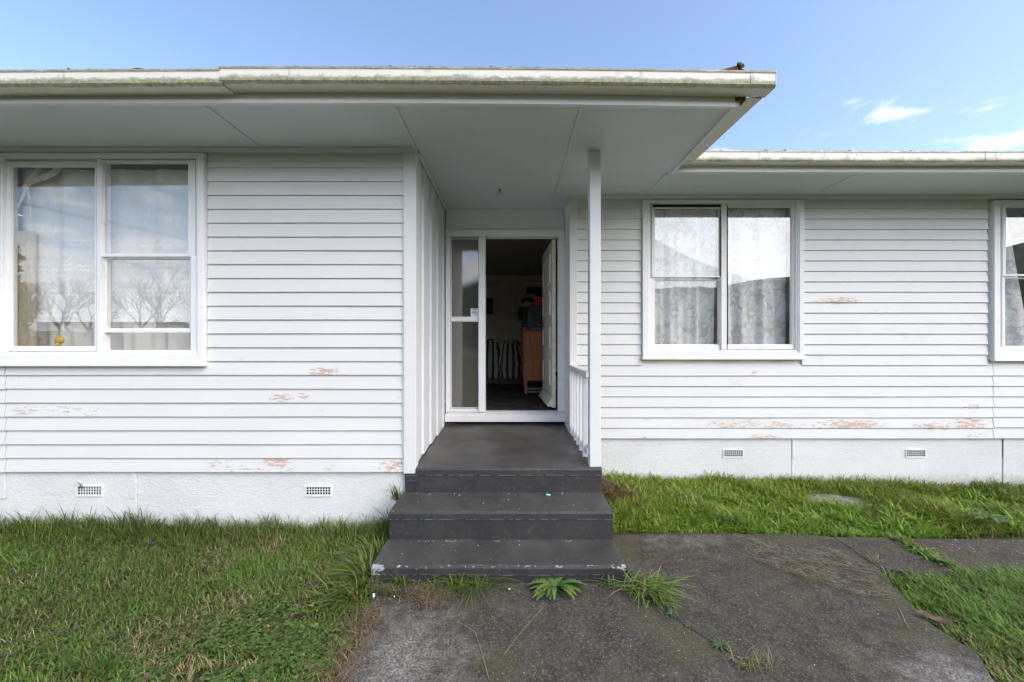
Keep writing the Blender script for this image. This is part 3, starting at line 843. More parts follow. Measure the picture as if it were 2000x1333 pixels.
def scotia(x0, x1, Y, h=0.034, d=0.030):
    mb = MB(); mb.prism([(Y - d, SOF - 0.001), (Y - d, SOF - 0.008), (Y - 0.012, SOF - h), (Y + 0.03, SOF - h), (Y + 0.03, SOF - 0.001)], 'x', x0, x1)
    mb.build('scotia', M_SOFFIT, house)
scotia(-6.0, -0.757, YL - 0.016); scotia(0.60, 7.6, YR - 0.016, 0.036); scotia(-0.765, 0.605, YD - 0.004, 0.014, 0.014)
mb = MB(); mb.box(-0.7605, -0.742, YL + 0.02, YD - 0.03, SOF - 0.030, SOF - 0.001); mb.build('scotia', M_SOFFIT, house)
mb = MB(); mb.box(0.585, 0.605, YR + 0.0, YD - 0.03, SOF - 0.028, SOF - 0.001); mb.build('scotia', M_SOFFIT, house)

# fascia boards with a lower bead
def fascia_x(x0, x1, Y, warp=None, n=24):
    mb = MB(); mb.prism([(Y, 3.066), (Y, 3.16), (Y + 0.02, 3.16), (Y + 0.02, 3.037), (Y - 0.010, 3.037), (Y - 0.010, 3.060)], 'x', x0, x1, n, warp)
    return mb.build('fascia', M_FASCIA, house)
fascia_x(-6.3, 1.43, 2.545, wsag)
fascia_x(1.452, 7.9, 3.580)
mb = MB(); mb.prism([(1.45, 3.066), (1.45, 3.16), (1.431, 3.16), (1.431, 3.030), (1.458, 3.030), (1.458, 3.058)], 'y', 2.55, 3.60); mb.build('fascia', M_FASCIA, house)

GP_ = [(-0.005, 0.0, 0.8), (-0.005, -0.010, 0.75), (0.0, -0.016, 0.12), (0.0, -0.04, 0.32), (0.0, -0.062, 0.66), (0.001, -0.080, 1.0), (0.010, -0.091, 0.75), (0.035, -0.090, 0.22), (0.118, -0.086, 0.2),
       (0.118, 0.0, 0.2), (0.115, 0.0, 0.2), (0.115, -0.083, 0.4), (0.012, -0.087, 0.9), (0.005, -0.078, 0.9), (0.004, 0.0, 0.1)]
def gutter_x(x0, x1, Yg, zt, warp=None, cap=False, lows=1.0):
    n = max(4, int((x1 - x0) / 0.1))
    mb = MB(); mb.prism([(Yg + a, zt + b) for a, b, _ in GP_], 'x', x0, x1, n, warp)
    o = mb.build('gutter', M_GUTTER, house, fix=True)
    fattr(o, 'low', [GP_[k % len(GP_)][2] * lows for k in range(len(mb.v))])
    return o
YG, ZG = 2.420, 3.180
xs1 = PX(430, YG)
def w1(x, y, z): return (x, y, z + sag(x) * 0.6 - 0.009 + 0.004 * (x + 3))
g1 = gutter_x(-6.4, xs1 + 0.004, YG + 0.002, ZG - 0.002, w1)
g2 = gutter_x(xs1 - 0.006, 1.447, YG - 0.002, ZG + 0.006, wsag)
xe = 1.600
g3 = gutter_x(1.449, xe, YG - 0.004, ZG + 0.006, wsag)
mb = MB(); mb.prism([(YG - 0.004 + a, ZG + b) for a, b in ((-0.004, 0.006), (0.0, -0.080), (0.012, -0.088), (0.118, -0.086), (0.118, 0.006))], 'x', xe + 0.0005, xe + 0.0035, 1, wsag); mb.build('gutter_end_cap', M_GUTTER, house)
mb = MB(); n = 12                                       # return gutter along the porch roof's end
mb.prism([(xe - a, ZG + b - 0.028) for a, b, _ in GP_], 'y', YG + 0.118, 3.470, n, lambda x, y, z: (x, y, z + 0.026 * (y - YG) / 1.05)); g4 = mb.build('gutter', M_GUTTER, house)
fattr(g4, 'low', [GP_[k % len(GP_)][2] * 0.8 for k in range(len(mb.v))])
YG2 = 3.475
xs2 = PX(1925, YG2)
g5 = gutter_x(1.455, xs2 + 0.003, YG2, ZG, lambda x, y, z: (x, y, z + 0.004 * math.sin(x * 1.3)), lows=0.72)
g6 = gutter_x(xs2 - 0.002, 8.0, YG2 - 0.003, ZG - 0.001, lambda x, y, z: (x, y, z + 0.004 * math.sin(x * 1.3)), lows=0.72)
# dark open seams between gutter lengths
# moss and roof grit along the lip
def moss(parent, x0, x1, Yg, zf, n):
    mb = MB(); rs = random.Random(int(x0 * 100) + n)
    for _ in range(n):
        x = x0 + (x1 - x0) * rs.random() ** 1.0
        if mnoise.noise(Vector((x * 2.3, Yg, 1.0))) < -0.05: continue
        r_ = 0.003 + 0.009 * rs.random() ** 2.5
        mb.blob((x, Yg + 0.004 + 0.02 * rs.random(), zf(x) + r_ * 0.4), (r_ * (1 + rs.random()), r_, r_ * 0.8), 1, 0.5, rs.random() * 50)
    return stuff(mb.build('moss', M_MOSS, parent, smooth=True))
moss(g1, -6.3, xs1, YG, lambda x: ZG + w1(x, 0, 0)[2], 300)
moss(g2, xs1, 1.44, YG, lambda x: ZG + 0.006 + sag(x), 300)
moss(g5, 1.6, xs2, YG2, lambda x: ZG + 0.004 * math.sin(x * 1.3), 120)
moss(g6, xs2, 8.0, YG2, lambda x: ZG + 0.004 * math.sin(x * 1.3), 90)
mb = MB()
for k in range(5): mb.blob((PX(1246 + k * 7, YG), YG + 0.01, ZG - 0.015 + 0.004), (0.018, 0.014, 0.010 - 0.001 * k), 2, 0.5, k)
stuff(mb.build('moss', M_MOSS, g2, smooth=True))

# roof
mb = MB()
P0, P1 = (1.56, 2.50, 3.165), (-2.2, 6.26, 4.18)
mb.add([(-6.6, 2.50, 3.165), P0, P1, (-6.6, 6.26, 4.18), (1.56, 10.0, 3.165), (-6.6, 11.6, 3.0), (8.2, 3.55, 3.165), (8.2, 7.6, 4.26), (-2.6, 7.6, 4.26), (-1.0, 3.55, 3.165), (8.2, 11.6, 3.165), (-2.6, 11.6, 3.165)],
       [(0, 1, 2, 3), (1, 4, 2), (3, 2, 4, 5), (9, 6, 7, 8), (7, 10, 11, 8)])
roof = mb.build('roof', M_ROOF, house)
mb = MB()
prof = [(0.050 * math.cos(t), 0.050 * math.sin(t)) for t in np.linspace(0, math.pi, 8)] + [(-0.044, 0), (0.0, 0.040), (0.044, 0)]
dh = Vector((-1, 1, 0.27)).normalized(); sd_ = Vector((1, 1, 0)).normalized(); up_ = dh.cross(sd_); up_ = up_ if up_.z > 0 else -up_
base = Vector((1.475, 2.59, 3.258)); vs = []; k = len(prof)
for t in (0.0, 0.6, 3.0, 5.2):
    for a, b in prof: vs.append(base + dh * t + sd_ * a + up_ * b)
fs = [(i * k + j, i * k + (j + 1) % k, (i + 1) * k + (j + 1) % k, (i + 1) * k + j) for i in range(3) for j in range(k)] + [tuple(range(k))]
mb.add(vs, fs); hip = mb.build('ridge_capping', M_ROOF, house, smooth=False)
mb = MB()
for j in range(6): mb.blob(base + sd_ * (0.035 * math.cos(j)) + up_ * (0.02 + 0.006 * j) - dh * 0.005, (0.02, 0.016, 0.014), 1, 0.5, j)
stuff(mb.build('mortar', M_MOSS, hip))
for q in ((-6.0, -0.86, YL + 0.12, 4.72), (0.64, 7.6, YR + 0.12, 4.72), (-6.0, 7.6, 4.721, 11.0)):
    mb = MB(); mb.box(*q, 3.058, 3.075); mb.build('ceiling', M_INCEIL, house)
mb = MB(); mb.box(1.425, 1.492, 2.535, 2.60, 3.052, 3.105); mb.build('corner_block', M_MOSS, house, bevel=0.006)

# bare ceiling hook with wire ends under the porch
mb = MB(); hx, hy = PX(976, 4.0), 4.0
mb.lathe((hx, hy, SOF - 0.012), [(0.010, 0.0), (0.016, 0.006), (0.016, 0.0115)], 10)
for a in range(4):
    t = a * 1.7; mb.tube([(hx, hy, SOF - 0.01), (hx + 0.02 * math.cos(t), hy + 0.02 * math.sin(t), SOF - 0.03 - 0.01 * a), (hx + 0.035 * math.cos(t + .5), hy + 0.03 * math.sin(t + .5), SOF - 0.045 - 0.004 * a)], 0.0022, 5)
mb.build('ceiling_hook', M_GREY, house)

# ------------------------------------------------------------------ windows
def window(x0, x1, z0, z1, Y, cells, inner, mat, bars, open_gap=None):
    """cells: (x0,x1,z0,z1,depth) glass rects; bars: (x0,x1,z0,z1,depth) frame members"""
    ix0, ix1, iz0, iz1 = inner
    mb = MB()
    mb.ring((x0, x1, z0, z1), (ix0 - 0.026, ix1 + 0.026, iz0 - 0.030, iz1 + 0.012), Y - 0.030, Y + 0.09)
    wn = mb.build('window', mat, house, bevel=0.003)
    for k, (a, d) in enumerate(((0.026, -0.020), (0.013, -0.010))):
        mb = MB(); b = a - 0.0125
        mb.ring((ix0 - a, ix1 + a, iz0 - a * 1.1, iz1 + a * 0.46), (ix0 - b, ix1 + b, iz0 - b * 1.1, iz1 + b * 0.46), Y + d, Y + 0.088)
        mb.build('moulding', mat, wn, bevel=0.002)
    mb = MB(); mb.box(x0 - 0.006, x1 + 0.006, Y - 0.040, Y + 0.0, z0 - 0.014, z0 + 0.016); mb.build('sill', mat, wn, bevel=0.004)
    for (a, b, c, d, dep) in bars:
        mb = MB(); mb.box(a, b, Y + dep, Y + 0.085, c, d); mb.build('mullion', mat, wn, bevel=0.003)
    for (a, b, c, d, dep, sw) in cells:
        mb = MB(); mb.ring((a - sw[0], b + sw[1], c - sw[2], d + sw[3]), (a, b, c, d), Y + dep, Y + dep + 0.035)
        s_ = mb.build('sash', mat, wn, bevel=0.003)
        mb = MB()                                       # putty fillet
        mb.ring((a, b, c, d), (a + 0.006, b - 0.006, c + 0.006, d - 0.006), Y + dep + 0.012, Y + dep + 0.02); 
        for q in range(len(mb.v)): pass
        mb.build('putty', M_TRIMOLD, wn)
        mb = MB(); mb.box(a - 0.004, b + 0.004, Y + dep + 0.019, Y + dep + 0.023, c - 0.004, d + 0.004); mb.build('pane', M_GLASS, wn)
    return wn
def rect(Y, a, b, c, d): return (PX(a, Y), PX(b, Y), PZ(d, Y), PZ(c, Y))   # pixel x0,x1,ytop,ybottom -> world x0,x1,z0,z1

# left window: fixed light, and a double-hung light with its lower sash raised
Yg = YL + 0.02
inner = rect(YL, 8, 385, 310, 688)
gl1 = rect(Yg, 21, 186, 325, 678); gl2 = rect(Yg, 202, 369, 319, 497); gl3 = rect(YL + 0.035, 204, 371, 506, 643)
window(XW[0][0], XW[0][1], XW[0][2], XW[0][3], YL,
       [(*gl1, 0.016, (0.050, 0.010, 0.036, 0.036)), (*gl2, 0.010, (0.006, 0.058, 0.022, 0.020)), (*gl3, 0.032, (0.008, 0.006, 0.030, 0.006))],
       inner, M_TRIM, [(PX(187, YL), PX(195.5, YL), inner[2], inner[3], 0.005), (PX(371, YL), inner[1], inner[2], PZ(500, YL), 0.006), (PX(196, YL), inner[1], inner[2] - 0.0, PZ(684.5, YL), 0.012)])
# middle window of the right wall
inner = rect(YR, 1270, 1553, 399, 684)
gl1 = rect(YR + .02, 1278, 1406, 407, 540); gl2 = rect(YR + 0.035, 1278, 1407, 548, 674); gl3 = rect(YR + .02, 1421, 1547, 405, 674)
window(*XW[1][:4], YR,
       [(*gl1, 0.010, (0.030, 0.0, 0.012, 0.010)), (*gl2, 0.030, (0.022, 0.004, 0.040, 0.006)), (*gl3, 0.012, (0.0, 0.030, 0.048, 0.026))],
       inner, M_TRIMOLD, [(PX(1409, YR), PX(1419.5, YR), inner[2], inner[3], -0.002), (inner[0], PX(1408, YR), inner[2], PZ(675.5, YR), 0.022), (inner[0], PX(1277, YR), inner[2], PZ(543, YR), 0.024)])
wmid = [o for o in house.children if o.name.startswith('window')][-1]
mb = MB(); mb.box(PX(1276, YR), PX(1408, YR), YR + 0.004, YR + 0.02, PZ(404.5, YR), PZ(400, YR)); mb.build('sash_gap_shade', M_DARK, wmid)  # near-black strip standing in for the shade inside the open gap
# last window, cut by the picture's edge
inner = (XW[2][0] + 0.086, XW[2][1] - 0.076, PZ(686, YR), PZ(401, YR))
m_ = (inner[0] + inner[1]) / 2
gl1 = (PX(1963, YR + .02), m_ - 0.03, PZ(537, YR + .02), PZ(405, YR + .02)); gl2 = (PX(1962, YR + .035), m_ - 0.03, PZ(677, YR + .035), PZ(544, YR + .035)); gl3 = (m_ + 0.03, inner[1] - 0.03, PZ(677, YR + .02), PZ(405, YR + .02))
window(*XW[2][:4], YR,
       [(*gl1, 0.010, (0.036, 0.0, 0.014, 0.020)), (*gl2, 0.030, (0.03, 0.004, 0.040, 0.006)), (*gl3, 0.012, (0.0, 0.030, 0.048, 0.026))],
       inner, M_TRIM, [(m_ - 0.028, m_ + 0.028, inner[2], inner[3], -0.002), (inner[0], m_ - 0.03, inner[2], PZ(678.5, YR), 0.022)])

# ------------------------------------------------------------------ entrance: frame, sidelight, door
def zd(py): return PZ(py, YD)
def xd(px): return PX(px, YD)
mb = MB(); mb.box(-0.764, 0.605, YD - 0.010, YD + 0.10, zd(450) - 0.0, SOF - 0.001); mb.build('head_panel', M_PORCH, house)
mb = MB(); mb.box(-0.763, 0.604, YD - 0.034, YD + 0.10, zd(463), zd(450.5)); ef = mb.build('entrance_frame', M_TRIM, house, bevel=0.004)
for a, b, z0, z1, d in ((868.5, 880, 804, 463.5, -.030), (935.5, 948, 804, 463.5, -.034), (1090, 1102.5, 804, 463.5, -.030)):
    mb = MB(); mb.box(max(xd(a), -0.762), xd(b), YD + d, YD + 0.10, zd(z0), zd(z1)); mb.build('jamb', M_TRIM, ef, bevel=0.004)
mb = MB(); mb.box(xd(880.5), xd(935), YD - 0.012, YD + 0.06, zd(628), zd(620.5)); mb.build('transom', M_TRIM, ef, bevel=0.003)
mb = MB(); mb.prism([(YD - 0.075, zd(822)), (YD - 0.075, zd(809.5)), (YD + 0.02, zd(805)), (YD + 0.11, zd(805)), (YD + 0.11, zd(822))], 'x', -0.764, 0.618); mb.build('door_sill', M_TRIMOLD, ef, bevel=0.003)
mb = MB(); mb.box(xd(880.5), xd(935), YD - 0.008, YD + 0.06, zd(804.5), zd(799)); mb.build('sidelight_rail', M_TRIMOLD, ef)
for (c, d) in ((466, 620), (628, 798)):
    r_ = (xd(880.5), xd(935), zd(d), zd(c))
    mb = MB(); mb.ring(r_, (r_[0] + 0.007, r_[1] - 0.007, r_[2] + 0.007, r_[3] - 0.007), YD + 0.012, YD + 0.022); mb.build('putty', M_TRIMOLD, ef)
    mb = MB(); mb.box(r_[0], r_[1], YD + 0.022, YD + 0.027, r_[2], r_[3]); mb.build('sidelight_pane', M_OBSC, ef)
# small printed sticker on the sidelight
sx0, sx1, sz0, sz1 = PX(919, YD), PX(934, YD), PZ(619, YD), PZ(602.5, YD)
mb = MB(); mb.box(sx0, sx1, YD + 0.0185, YD + 0.0205, sz0, sz1); stk = mb.build('sticker', M_WHITE, None)
tag(stk, 'small square white printed sticker on the glass of the sidelight beside the door', 'sticker')
mb = MB(); wd, ht = sx1 - sx0, sz1 - sz0
def inkrow(v, a, b, t, words_):
    x = a; rs = random.Random(int(v * 1000))
    while x < b - 0.02:
        l_ = min(b - x, (0.06 + 0.10 * rs.random()) * words_)
        mb.box(sx0 + wd * x, sx0 + wd * (x + l_), YD + 0.0178, YD + 0.0184, sz0 + ht * (v - t), sz0 + ht * (v + t)); x += l_ + 0.035
inkrow(0.90, 0.22, 0.48, 0.035, 2.6); inkrow(0.90, 0.58, 0.86, 0.035, 2.6)
inkrow(0.70, 0.22, 0.64, 0.022, 1); inkrow(0.60, 0.12, 0.92, 0.022, 1); inkrow(0.51, 0.12, 0.90, 0.022, 1); inkrow(0.42, 0.14, 0.88, 0.022, 1); inkrow(0.20, 0.60, 0.84, 0.025, 2)
stuff(mb.build('print', M_INK, stk))

# door leaf, swung inwards
door = MB(); DW, DH, DT = 0.855, PZ(468, 4.66) - PZ(797, 4.66), 0.042
door.box(0, DW, 0, DT, 0, DH); door = door.build('front_door', M_DOOR, None, bevel=0.002)
door.location = (0.512, 4.665, PZ(797, 4.66)); door.rotation_euler = (0, 0, math.atan2(0.85, -0.048))
adopt(door, house); 
def dchild(mb, name, mat, bevel=0.0):
    o = mb.build(name, mat, None, bevel=bevel); o.parent = door; return o
for (c, d) in ((491, 558), (564, 620), (634, 686), (700, 758)):
    zc = [(PZ(q, 4.78) - PZ(797, 4.66)) for q in (d, c)]
    u0, u1 = 0.12, DW - 0.12
    mb = MB(); mb.ring((u0, u1, zc[0] + 0.03, zc[1] - 0.03), (u0 + 0.03, u1 - 0.03, zc[0] + 0.06, zc[1] - 0.06), DT - 0.002, DT + 0.016); dchild(mb, 'panel_moulding', M_DOOR, 0.004)
    mb = MB(); mb.box(u0 + 0.03, u1 - 0.03, DT - 0.004, DT + 0.003, zc[0] + 0.06, zc[1] - 0.06); dchild(mb, 'door_panel', M_DOOR)
mb = MB(); mb.prism([(DT - 0.002, 0.115), (DT + 0.012, 0.105), (DT + 0.055, 0.03), (DT + 0.05, 0.012), (DT - 0.002, 0.012)], 'x', 0.012, DW - 0.012); dchild(mb, 'weather_bar', M_DOOR, 0.002)
mb = MB(); mb.box(-0.0035, 0.0, 0.001, DT - 0.001, 0.002, DH - 0.002); dchild(mb, 'door_edge', M_CREAM)
for z in (0.22, 1.70):
    mb = MB(); mb.box(-0.006, 0.06, -0.004, 0.0, z, z + 0.09); mb.tube([(-0.008, -0.006, z), (-0.008, -0.006, z + 0.09)], 0.006, 8); dchild(mb, 'hinge', M_RUST)
mb = MB(); mb.lathe((DW - 0.07, DT + 0.0, 1.0), [(0.024, 0.0), (0.024, 0.006), (0.009, 0.008), (0.009, 0.03), (0.024, 0.036), (0.026, 0.052), (0.014, 0.062)], 14, 'y'); dchild(mb, 'handle', M_RUST)

# porch post and balustrade
mb = MB(); mb.box(0.6235, 0.7115, 3.190, 3.278, 0.506, SOF - 0.0005); mb.build('porch_post', M_POST, house, bevel=0.004)
mb = MB(); mb.box(0.626, 0.6805, 3.279, YR - 0.018, 1.232, 1.268); bal = mb.build('handrail', M_POST, house, bevel=0.003)
mb = MB(); mb.box(0.596, 0.6225, 3.205, 3.47, 1.226, 1.272); mb.build('rail_block', M_POST, bal, bevel=0.004)
mb = MB(); mb.box(0.596, 0.6255, 3.48, YR - 0.018, 1.236, 1.270); mb.build('rail_face', M_POST, bal, bevel=0.003)
mb = MB(); mb.box(0.648, 0.676, 3.28, YR - 0.02, 0.60, 0.645); mb.build('bottom_rail', M_POST, bal, bevel=0.003)
mb = MB(); mb.box(0.602, 0.6225, 3.215, 3.30, 0.60, 0.655); mb.build('rail_block', M_POST, bal, bevel=0.004)
for k, Y in enumerate((3.40, 3.575, 3.745, 3.89, 4.06)):
    zb = Z1 + (0.565 - Z1) * (Y - Y1) / (YD - Y1) + 0.008
    mb = MB(); mb.box(0.605, 0.647, Y, Y + 0.020, zb, 1.2355); mb.build('picket', M_POST, bal, bevel=0.002)

# ------------------------------------------------------------------ rooms behind
FLOOR = 0.705
mb = MB(); mb.box(-0.87, 1.35, YD + 0.111, 7.62, FLOOR - 0.05, FLOOR); struct(mb.build('hall_floor', M_CARPET))
mb = MB(); mb.box(-5.98, 3.0, 7.621, 9.5, FLOOR - 0.05, FLOOR - 0.004); struct(mb.build('lino_floor', M_LINO))
mb = MB(); mb.box(-5.98, 3.0, 9.30, 9.38, FLOOR - 0.1, 3.058); struct(mb.build('hall_wall', M_INWALL))
mb = MB(); mb.box(-3.2, 3.0, 9.28, 9.2995, FLOOR - 0.003, FLOOR + 0.10); struct(mb.build('skirting', M_DARK))
mb = MB(); mb.box(-0.95, -0.87, YD + 0.10, 7.62, FLOOR - 0.1, 3.057); struct(mb.build('hall_wall', M_INWALL))
mb = MB(); mb.box(1.27, 1.34, YR + 0.12, 7.62, FLOOR - 0.1, 3.057); struct(mb.build('hall_wall', M_INWALL))
mb = MB(); mb.box(-5.98, -0.951, 7.55, 7.62, FLOOR - 0.1, 3.057); struct(mb.build('hall_wall', M_INWALL))
mb = MB(); mb.box(3.0, 3.05, 7.6, 9.4, FLOOR - 0.1, 3.057); struct(mb.build('hall_wall', M_INWALL))
mb = MB(); mb.box(-0.95, 1.30, 8.9, 8.98, 2.60, 3.057) if False else mb.box(-6.0, -0.95, 6.4, 6.46, 0.5, 3.057); struct(mb.build('room_wall', M_INWALL))
mb = MB(); mb.box(1.34, 7.6, 7.5, 7.56, 0.5, 3.057); struct(mb.build('room_wall', M_INWALL))
mb = MB(); mb.box(-6.0, -0.96, 3.3, 6.4, 0.60, 0.66); struct(mb.build('room_floor', M_CARPET))
mb = MB(); mb.box(1.35, 7.6, 4.32, 7.5, 0.60, 0.66); struct(mb.build('room_floor', M_CARPET))

# chest of drawers, side on
cX0, cX1, cY0, cY1 = PX(1022, 6.16), 0.66, 6.16, 7.05
cT = PZ(645, 6.16)
chest = thing('chest_of_drawers', 'tall reddish brown wooden chest of drawers standing in the hall behind the open door', 'chest of drawers', (0.4, 6.6, FLOOR))
mb = MB(); mb.box(cX0 + 0.02, cX1, cY0, cY1, PZ(744, 6.16), cT - 0.022); mb.build('carcass', M_WOOD, chest, bevel=0.004)
mb = MB(); mb.box(cX0 - 0.012, cX1 + 0.01, cY0 - 0.012, cY1 + 0.01, cT - 0.022, cT); mb.build('top', M_WOODTOP, chest, bevel=0.004)
mb = MB(); mb.box(cX0 + 0.02, cX0 + 0.065, cY0 - 0.004, cY0 + 0.04, FLOOR, cT - 0.0225); mb.build('leg', M_WOOD, chest, bevel=0.003)
for x, y in ((cX0 + 0.022, cY1 - 0.045), (cX1 - 0.05, cY0 + 0.001), (cX1 - 0.05, cY1 - 0.045)):
    mb = MB(); mb.box(x, x + 0.045, y, y + 0.04, FLOOR, PZ(744, 6.16) + 0.002); mb.build('leg', M_WOOD, chest)
for k in range(5):
    z0 = PZ(744, 6.16) + 0.02 + k * 0.162
    mb = MB(); mb.box(cX0 + 0.002, cX0 + 0.021, cY0 + 0.045, cY1 - 0.02, z0, z0 + 0.150); d_ = mb.build('drawer', M_WOOD, chest, bevel=0.003)
    for y in (cY0 + 0.2, cY1 - 0.2):
        mb = MB(); mb.lathe((cX0 - 0.006, y, z0 + 0.07), [(0.005, 0), (0.014, 0.006), (0.016, 0.014), (0.008, 0.02)], 10); mb.build('knob', M_WOODTOP, d_, smooth=True)
# things on the chest
sp = thing('speaker', 'charcoal loudspeaker cabinet with grey base strip standing on the brown chest', 'speaker', (0.35, 6.4, cT))
sa, sb = PX(1034, 6.2), 0.60
mb = MB(); mb.box(sa, sb, 6.20, 6.60, cT + 0.001, PZ(597, 6.2)); mb.build('cabinet', M_SPKR, sp, bevel=0.006)
mb = MB(); mb.box(sa - 0.006, sa - 0.0005, 6.20, 6.60, cT + 0.03, PZ(598, 6.2)); mb.build('trim_strip', M_GREY, sp)
mb = MB(); mb.box(sa + 0.02, PX(1057, 6.2), 6.194, 6.1995, cT + 0.012, cT + 0.035); mb.build('base_strip', M_GREY, sp)
mb = MB(); mb.tube([(PX(1062, 6.2) + 0.03 + 0.045 * math.cos(t), 6.19, PZ(609, 6.2) + 0.065 * math.sin(t)) for t in np.linspace(0, 2 * math.pi, 24)], 0.006, 6)
tag(mb.build('cable', M_CREAM, None, smooth=True), 'loop of pale cable hanging in front of the charcoal loudspeaker', 'cable')
mb = MB(); mb.box(PX(1021, 6.35), PX(1021, 6.35) + 0.13, 6.66, 7.0, cT + 0.001, PZ(598, 6.35)); tag(mb.build('box', M_BLACK, None, bevel=0.008), 'black box standing behind the loudspeaker, under the straw hat', 'box')
mb = MB(); mb.box(PX(1029, 6.18), sa - 0.008, 6.19, 6.30, cT + 0.001, PZ(628, 6.18)); tag(mb.build('small_box', M_SPKR, None, bevel=0.005), 'small dark box squeezed in beside the loudspeaker', 'box')
mb = MB(); mb.box(PX(1021, 6.18), PX(1028.5, 6.18), 6.20, 6.32, cT + 0.001, PZ(639, 6.18)); tag(mb.build('carton', M_TAN, None, bevel=0.003), 'little tan carton at the front corner of the chest top', 'carton')
zsp = PZ(597, 6.2)
hat = thing('straw_hat', 'tan straw hat lying on top of the black box in the dark hall', 'hat', (0.25, 6.36, zsp))
hc = (PX(1031, 6.36), 6.50, zsp + 0.002)
mb = MB(); mb.lathe(hc, [(0.075, 0.0), (0.086, 0.004), (0.084, 0.04), (0.078, 0.07), (0.055, 0.09), (0.01, 0.094)], 22); mb.build('crown', M_STRAW, hat, smooth=True)
mb = MB(); mb.lathe(hc, [(0.0875, 0.022), (0.0885, 0.024), (0.0875, 0.034), (0.086, 0.036)], 22); mb.build('band', M_WOODTOP, hat)
sbx = thing('shoe_box', 'red shoe box with its lid on, lying on the loudspeaker', 'box', (0.45, 6.35, zsp))
mb = MB(); mb.box(PX(1043, 6.22), 0.63, 6.22, 6.44, zsp + 0.002, PZ(586, 6.22)); mb.build('carton', M_RED, sbx, bevel=0.002)
mb = MB(); mb.box(PX(1042.5, 6.22) - 0.004, 0.635, 6.214, 6.446, PZ(587, 6.22), PZ(580, 6.22)); mb.build('lid', M_RED, sbx, bevel=0.002)
mb = MB(); mb.blob((PX(1034, 6.5), 6.55, zsp + 0.125), (0.11, 0.09, 0.035), 3, 0.5, 3); mb.blob((PX(1024, 6.5), 6.5, zsp + 0.09), (0.05, 0.06, 0.06), 2, 0.5, 5)
tag(mb.build('cap', M_CLOTHBLACK, None, smooth=True), 'black cloth cap thrown over the straw hat', 'cap')
mb = MB(); mb.blob((PX(1055, 6.4), 6.36, PZ(580, 6.22) + 0.035), (0.10, 0.10, 0.035), 3, 0.3, 9); tag(mb.build('folded_cloth', M_SPKR, None, smooth=True), 'dark folded cloth lying on top of the red shoe box', 'cloth')
bagx = PX(1014, 6.7)
bg_ = thing('shoulder_bag', 'black shoulder bag hanging by its strap beside the black box on the chest', 'bag', (bagx, 6.7, 1.95))
mb = MB(); mb.blob((bagx + 0.02, 6.62, PZ(612, 6.7)), (0.045, 0.06, 0.10), 3, 0.25, 4); mb.build('pouch', M_CLOTHBLACK, bg_, smooth=True)
mb = MB(); mb.tube([(bagx + 0.075, 6.6, PZ(598, 6.7)), (bagx + 0.00, 6.58, PZ(603, 6.7)), (bagx - 0.028, 6.56, PZ(614, 6.7)), (bagx - 0.018, 6.56, PZ(624, 6.7)), (bagx + 0.02, 6.56, PZ(627, 6.7)), (bagx + 0.06, 6.57, PZ(619, 6.7))], [0.012] * 6, 6); mb.build('strap', M_SPKR, bg_, smooth=True)
# papers under the chest
for k in range(4):
    j = 0.02 * math.sin(k * 2.1)
    mb = MB(); mb.box(PX(1031, 6.3) + j, 0.60 + j, 6.28 + j, 6.62 + j, FLOOR + 0.002 + k * 0.024, FLOOR + 0.024 + k * 0.024)
    tag(mb.build('magazine_stack', M_PAPER if k % 2 == 0 else M_SPKR, None, bevel=0.002), ['pale magazines lying on the carpet under the chest, lowest of the pile', 'dark folder on the lowest magazines under the chest', 'pale magazines in the middle of the pile under the chest', 'dark folder topmost on the pile under the chest'][k], 'magazines')
# pictures on the far wall
pf = thing('picture_frame', 'small black framed picture hanging on the hall wall above the striped bags', 'picture', (PX(955, 9.28), 9.28, PZ(600, 9.28)))
a = rect(9.28, 936, 962, 583, 614)
mb = MB(); mb.ring(a, (a[0] + .03, a[1] - .03, a[2] + .03, a[3] - .03), 9.262, 9.298); mb.build('frame', M_BLACK, pf, bevel=0.004)
mb = MB(); mb.box(a[0] + .029, a[1] - .029, 9.285, 9.29, a[2] + .029, a[3] - .029); mb.build('print', M_SPKR, pf)
a = rect(9.28, 1028, 1058, 562, 574)
mb = MB(); mb.ring(a, (a[0] + .025, a[1] - .025, a[2] + .025, a[3] - .025), 9.26, 9.298); mb.box(a[0] + .024, a[1] - .024, 9.28, 9.285, a[2] + .024, a[3] - .024)
tag(mb.build('wall_panel', M_BLACK, None), 'dark oblong panel hanging high on the hall wall above the shoe box', 'picture')
